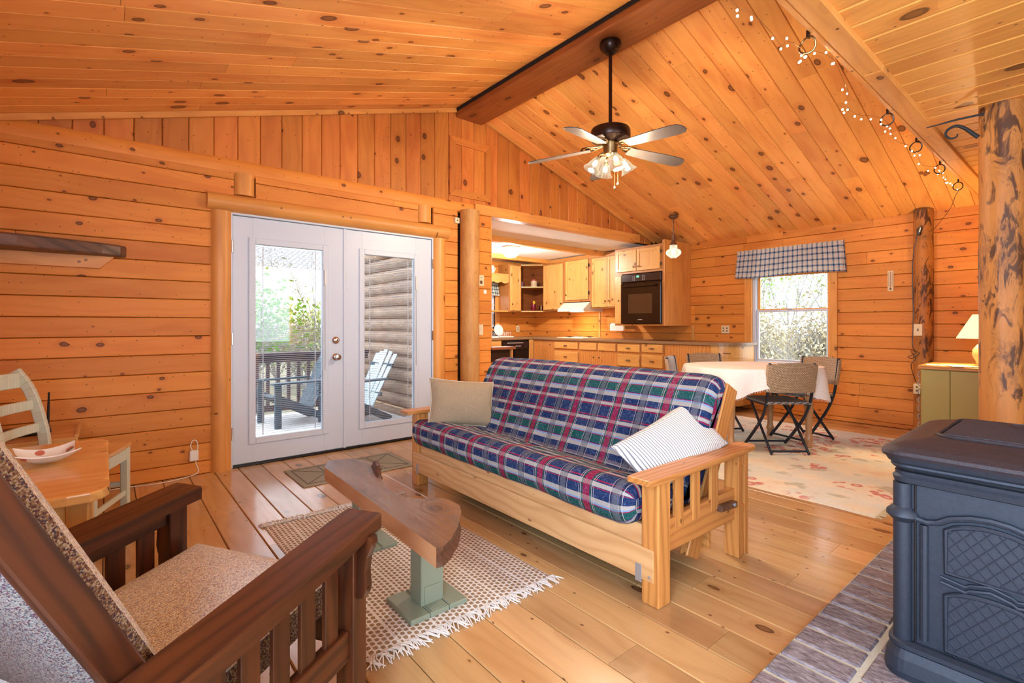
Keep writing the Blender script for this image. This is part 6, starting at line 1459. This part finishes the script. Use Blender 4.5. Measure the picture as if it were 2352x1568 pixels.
# ---------------------------------------------------------------- olive cabinet with lamp
oc = thing('olive_cabinet', 'olive green plank cabinet with wood top beside the slim log post', 'cabinet', (6.1, .72, 0)); 
box('body', (5.815, .30, .0), (6.38, 1.09, .755), OLIVE, oc, .002); box('top', (5.79, .27, .757), (6.40, 1.11, .79), W('futonside', 'y'), oc, .004)
for a, b in ((.885, 1.085), (.688, .882), (.49, .685), (.31, .487)): box('front_plank', (5.80, a, .04), (5.816, b, .75), OLIVE, oc, .003)
SC = plain('white_ceramic', srgb(220, 214, 200), .3)
for k in range(8): MB().tube([(5.82 + .012 * math.sin(t), 1.098 + .016 * math.sin(t), .70 - k * .078 + .026 * math.cos(t)) for t in [math.pi * j / 8 for j in range(9)]], .005, 6).build('hook', STEEL, oc, True)
for i, (x, y, a, lb_) in enumerate(((5.93, .96, .2, 'white leaflet lying on the olive cabinet near its left end'), (6.05, .86, -.3, 'tan brochure lying on the olive cabinet beside the lamp'), (5.88, .80, .5, 'cream sheet of paper at the front of the olive cabinet'))): props(rbox('paper_sheet', (x, y, .7925 + i * .0016), (.16, .22, .0015), (0, 0, a), plain('paper%d' % i, (srgb(236, 226, 206), srgb(206, 168, 122), srgb(230, 214, 184))[i], .7), None, 0), lb_, 'paper')
tl = thing('table_lamp', 'lit table lamp with a cream cone shade on the olive cabinet', 'lamp', (6.01, .684, .79)); TL = Matrix.Translation((6.01, .684, 0))
MB().lathe([(.07, .79), (.072, .80), (.05, .81), (.06, .84), (.085, .89), (.08, .94), (.05, .985), (.025, 1.0), (.02, 1.03)], 20, TL).build('base', plain('lamp_pottery', srgb(206, 170, 116), .35, 0, .5, .2, 30), tl, True)
MB().lathe([(.19, 1.042), (.188, 1.048), (.082, 1.253), (.080, 1.255)], 32, TL, caps=False).build('shade', SHADEP, tl, True); MB().lathe([(0, 1.15), (.025, 1.13), (.028, 1.10), (.012, 1.05), (.012, 1.02)], 12, TL, caps=False).build('bulb', BULB, tl, True); lamp(tl, 'lamp_light', (6.01, .684, 1.19), 40, (1, .72, .38), .05)
# ---------------------------------------------------------------- outside: deck, chairs, woods
gr = mobj('ground', [(-60, 4.7, -1.1), (90, 4.7, -1.1), (90, 90, .5), (-60, 90, .5), (7.1, -60, -1.1), (90, -60, -1.1), (7.1, 4.7, -1.1)], [[0, 1, 2, 3], [4, 5, 1, 6]], plain('leaf_litter', (.26, .23, .16, 1), .9, 0, .1, .5, 2.)); gr['kind'] = 'structure'
dkk = thing('timber_deck', 'weathered grey deck outside the glass doors', 'deck', (1.0, 6.0, -.1)); DECK = plain('deck_grey', (.60, .57, .56, 1), .7, 0, .3, .3, 20)
y = 4.70
while y < 7.42: box('deck_board', (-3.4, y, -.14), (3.17, y + .136, -.11), DECK, dkk, .003); y += .142
box('rim_joist', (-3.4, 7.40, -.34), (3.17, 7.44, -.142), DECK, dkk)
rlg = thing('deck_railing', 'dark timber railing with square balusters at the deck edge', 'railing', (0, 7.35, -.1)); RD = plain('railing_brown', (.085, .05, .055, 1), .7)
box('top_rail', (-3.4, 7.28, .735), (3.15, 7.42, .775), RD, rlg); box('under_rail', (-3.4, 7.33, .64), (3.15, 7.37, .735), RD, rlg); box('bottom_rail', (-3.4, 7.33, -.04), (3.15, 7.37, .05), RD, rlg)
x = -3.3
while x < 3.1: box('baluster', (x, 7.335, .05), (x + .045, 7.365, .64), RD, rlg, .002); x += .135
def deck_chair(label, loc, rz, mat, mat2):
    t = thing('deck_chair', label, 'chair', loc, rz, 'painted slatted chairs on the deck')
    for s_ in (-1, 1): bar('rear_leg', (-.42, s_ * .24, 0), (.28, s_ * .24, .36), .03, .09, mat2, t, up=(0, 0, 1)); bar('front_leg', (.30, s_ * .27, 0), (.30, s_ * .27, .55), .03, .08, mat2, t, up=(1, 0, 0)); bar('arm', (-.34, s_ * .29, .55), (.38, s_ * .29, .55), .10, .022, mat2, t)
    for k in range(5): bar('seat_slat', (.28 - k * .10, -.25, .37 - k * .045), (.28 - k * .10, .25, .37 - k * .045), .08, .018, mat, t)
    for k in range(5):
        y_ = (k - 2) * .10; bar('back_slat', (-.17, y_ * .85, .20), (-.52, y_ * 1.1, .93 - .03 * abs(k - 2)), .085, .016, mat, t, up=(1, 0, .5))
    for z_, x_ in ((.35, -.26), (.72, -.44)): bar('back_brace', (x_, -.27, z_), (x_, .27, z_), .03, .05, mat2, t)
    return t
c1 = plain('chair_paleblue', srgb(186, 200, 206), .5); c2 = plain('chair_slate', srgb(52, 74, 88), .5)
deck_chair('pale slatted deck chair beside the outside log wall', (2.52, 6.35, -.11), R(-172), c1, c2); deck_chair('dark slate deck chair in front of the deck railing', (1.88, 6.75, -.11), R(188), c2, c2)
BARK = plain('tree_bark', (.34, .31, .29, 1), .9, 0, .1, .3, 20); LEAF1 = plain('leaf_spring', (.20, .40, .06, 1), .7, 0, .2, .4, 3); LEAF2 = plain('leaf_olive', (.30, .32, .10, 1), .7, 0, .2, .4, 3); LEAF3 = plain('leaf_autumn', (.46, .38, .24, 1), .7, 0, .2, .4, 3)
def tree(name, label, loc, H, leafmat, nleaf, seed, group, spread=.34, trunk=.07, low=.3, lsz=.09):
    r = random.Random(seed); root = thing(name, label, 'tree' if 'tree' in name else 'shrub', loc, r.random() * 6, group); mb = MB(); tips = []
    def grow(p, d, L, rad, lev):
        q = p + d * L * .5 + Vector((r.uniform(-.05, .05), r.uniform(-.05, .05), 0)) * L; e = q + (d + Vector((r.uniform(-.15, .15), r.uniform(-.15, .15), .05))).normalized() * L * .5
        mb.tube([p, q, e], [rad, rad * .85, rad * .6], 5 if lev < 2 else 3, caps=False)
        if lev >= 2: tips.append(q); tips.append(e)
        if lev >= 4: return
        for k in range(3 if lev < 2 else 2):
            a = r.random() * 6.283; t = .45 + .5 * r.random() if lev == 0 else .5 + .5 * r.random(); sp = p.lerp(e, t)
            nd = (d + Vector((math.cos(a), math.sin(a), r.uniform(.0, .5))) * (.75 if lev else .65)).normalized(); grow(sp, nd, L * r.uniform(.5, .68), rad * .55, lev + 1)
        if lev < 3: grow(e, (d + Vector((r.uniform(-.25, .25), r.uniform(-.25, .25), .2))).normalized(), L * .66, rad * .6, lev + 1)
    for k in range(1 if 'tree' in name else 5):
        d0 = Vector((r.uniform(-.08, .08), r.uniform(-.08, .08), 1)) if 'tree' in name else Vector((r.uniform(-.5, .5), r.uniform(-.5, .5), 1)); grow(Vector((0, 0, 0)), d0.normalized(), H * .42, trunk, 0)
    mb.build('trunk', BARK, root, True)
    if nleaf:
        lf_ = MB()
        for k in range(nleaf):
            c = tips[r.randrange(len(tips))] + Vector((r.gauss(0, 1), r.gauss(0, 1), r.gauss(0, 1))) * spread * H * .12; s_ = lsz * r.uniform(.6, 1.3)
            a = Vector((r.uniform(-1, 1), r.uniform(-1, 1), r.uniform(-1, 1))).normalized(); b = a.orthogonal().normalized(); o_ = len(lf_.V)
            lf_.V += [c - a * s_, c + b * s_ * .5, c + a * s_, c - b * s_ * .5]; lf_.F.append([o_, o_ + 1, o_ + 2, o_ + 3])
        o = lf_.build('foliage', leafmat, root); o['kind'] = 'stuff'
    return root
LB, GB = 'bare spring tree in the woods beyond the deck railing', 'trees beyond the deck'; LWn, GWn = 'slender leafy tree in the woods outside the dining window', 'trees outside the window'
tree('shrub', 'bright green shrub just beyond the deck railing', (2.6, 13.5, -.9), 3.1, LEAF1, 2600, 5, None, .9, .05, lsz=.08)
tree('shrub', 'smaller yellow-green shrub beyond the right end of the deck railing', (4.9, 16.5, -.9), 2.8, LEAF2, 1500, 15, None, .9, .05, lsz=.08)
for i, (x, y, h) in enumerate(((4.2, 19, 5.6), (6.0, 23, 6.6), (7.4, 24, 6.2), (5.2, 27, 7.2), (8.6, 27, 7.0))): tree('bare_tree', LB, (x, y, -.85), h, LEAF3 if i % 2 else LEAF2, 200, 30 + i, GB, .6, .04, lsz=.05)
for i in range(9):
    r4 = random.Random(100 + i); x = 17 + (i % 3) * 4.0 + r4.random() * 2.0; s_ = (x - 0) / 6.85; y = s_ * (1.9 + 1.5 * ((i // 3) + r4.random()) / 3) 
    tree('woodland_tree', LWn, (x, y, -1.0), 5.5 + r4.random() * 3.2, (LEAF2, LEAF3, LEAF1, LEAF3)[i % 4], 500, 60 + i, GWn, .8, .05, lsz=.08)
for i in range(9):
    r4 = random.Random(200 + i); x = 15 + r4.random() * 9; y = x / 6.85 * (1.9 + 1.5 * r4.random())
    tree('undergrowth_shrub', 'low brown brush in the woods outside the dining window', (x, y, -1.0), 2.0 + r4.random() * 1.0, LEAF3, 900, 90 + i, 'brush outside the window', .9, .03, lsz=.06)
for i in range(8):
    r4 = random.Random(300 + i); x = 1.2 + i * .95; y = 15.5 + r4.random() * 5
    tree('undergrowth_shrub', 'low pale brush beyond the deck railing', (x, y, -1.0), 1.6 + r4.random(), (LEAF2, LEAF3)[i % 2], 500, 190 + i, 'brush beyond the deck', .9, .03, lsz=.07)
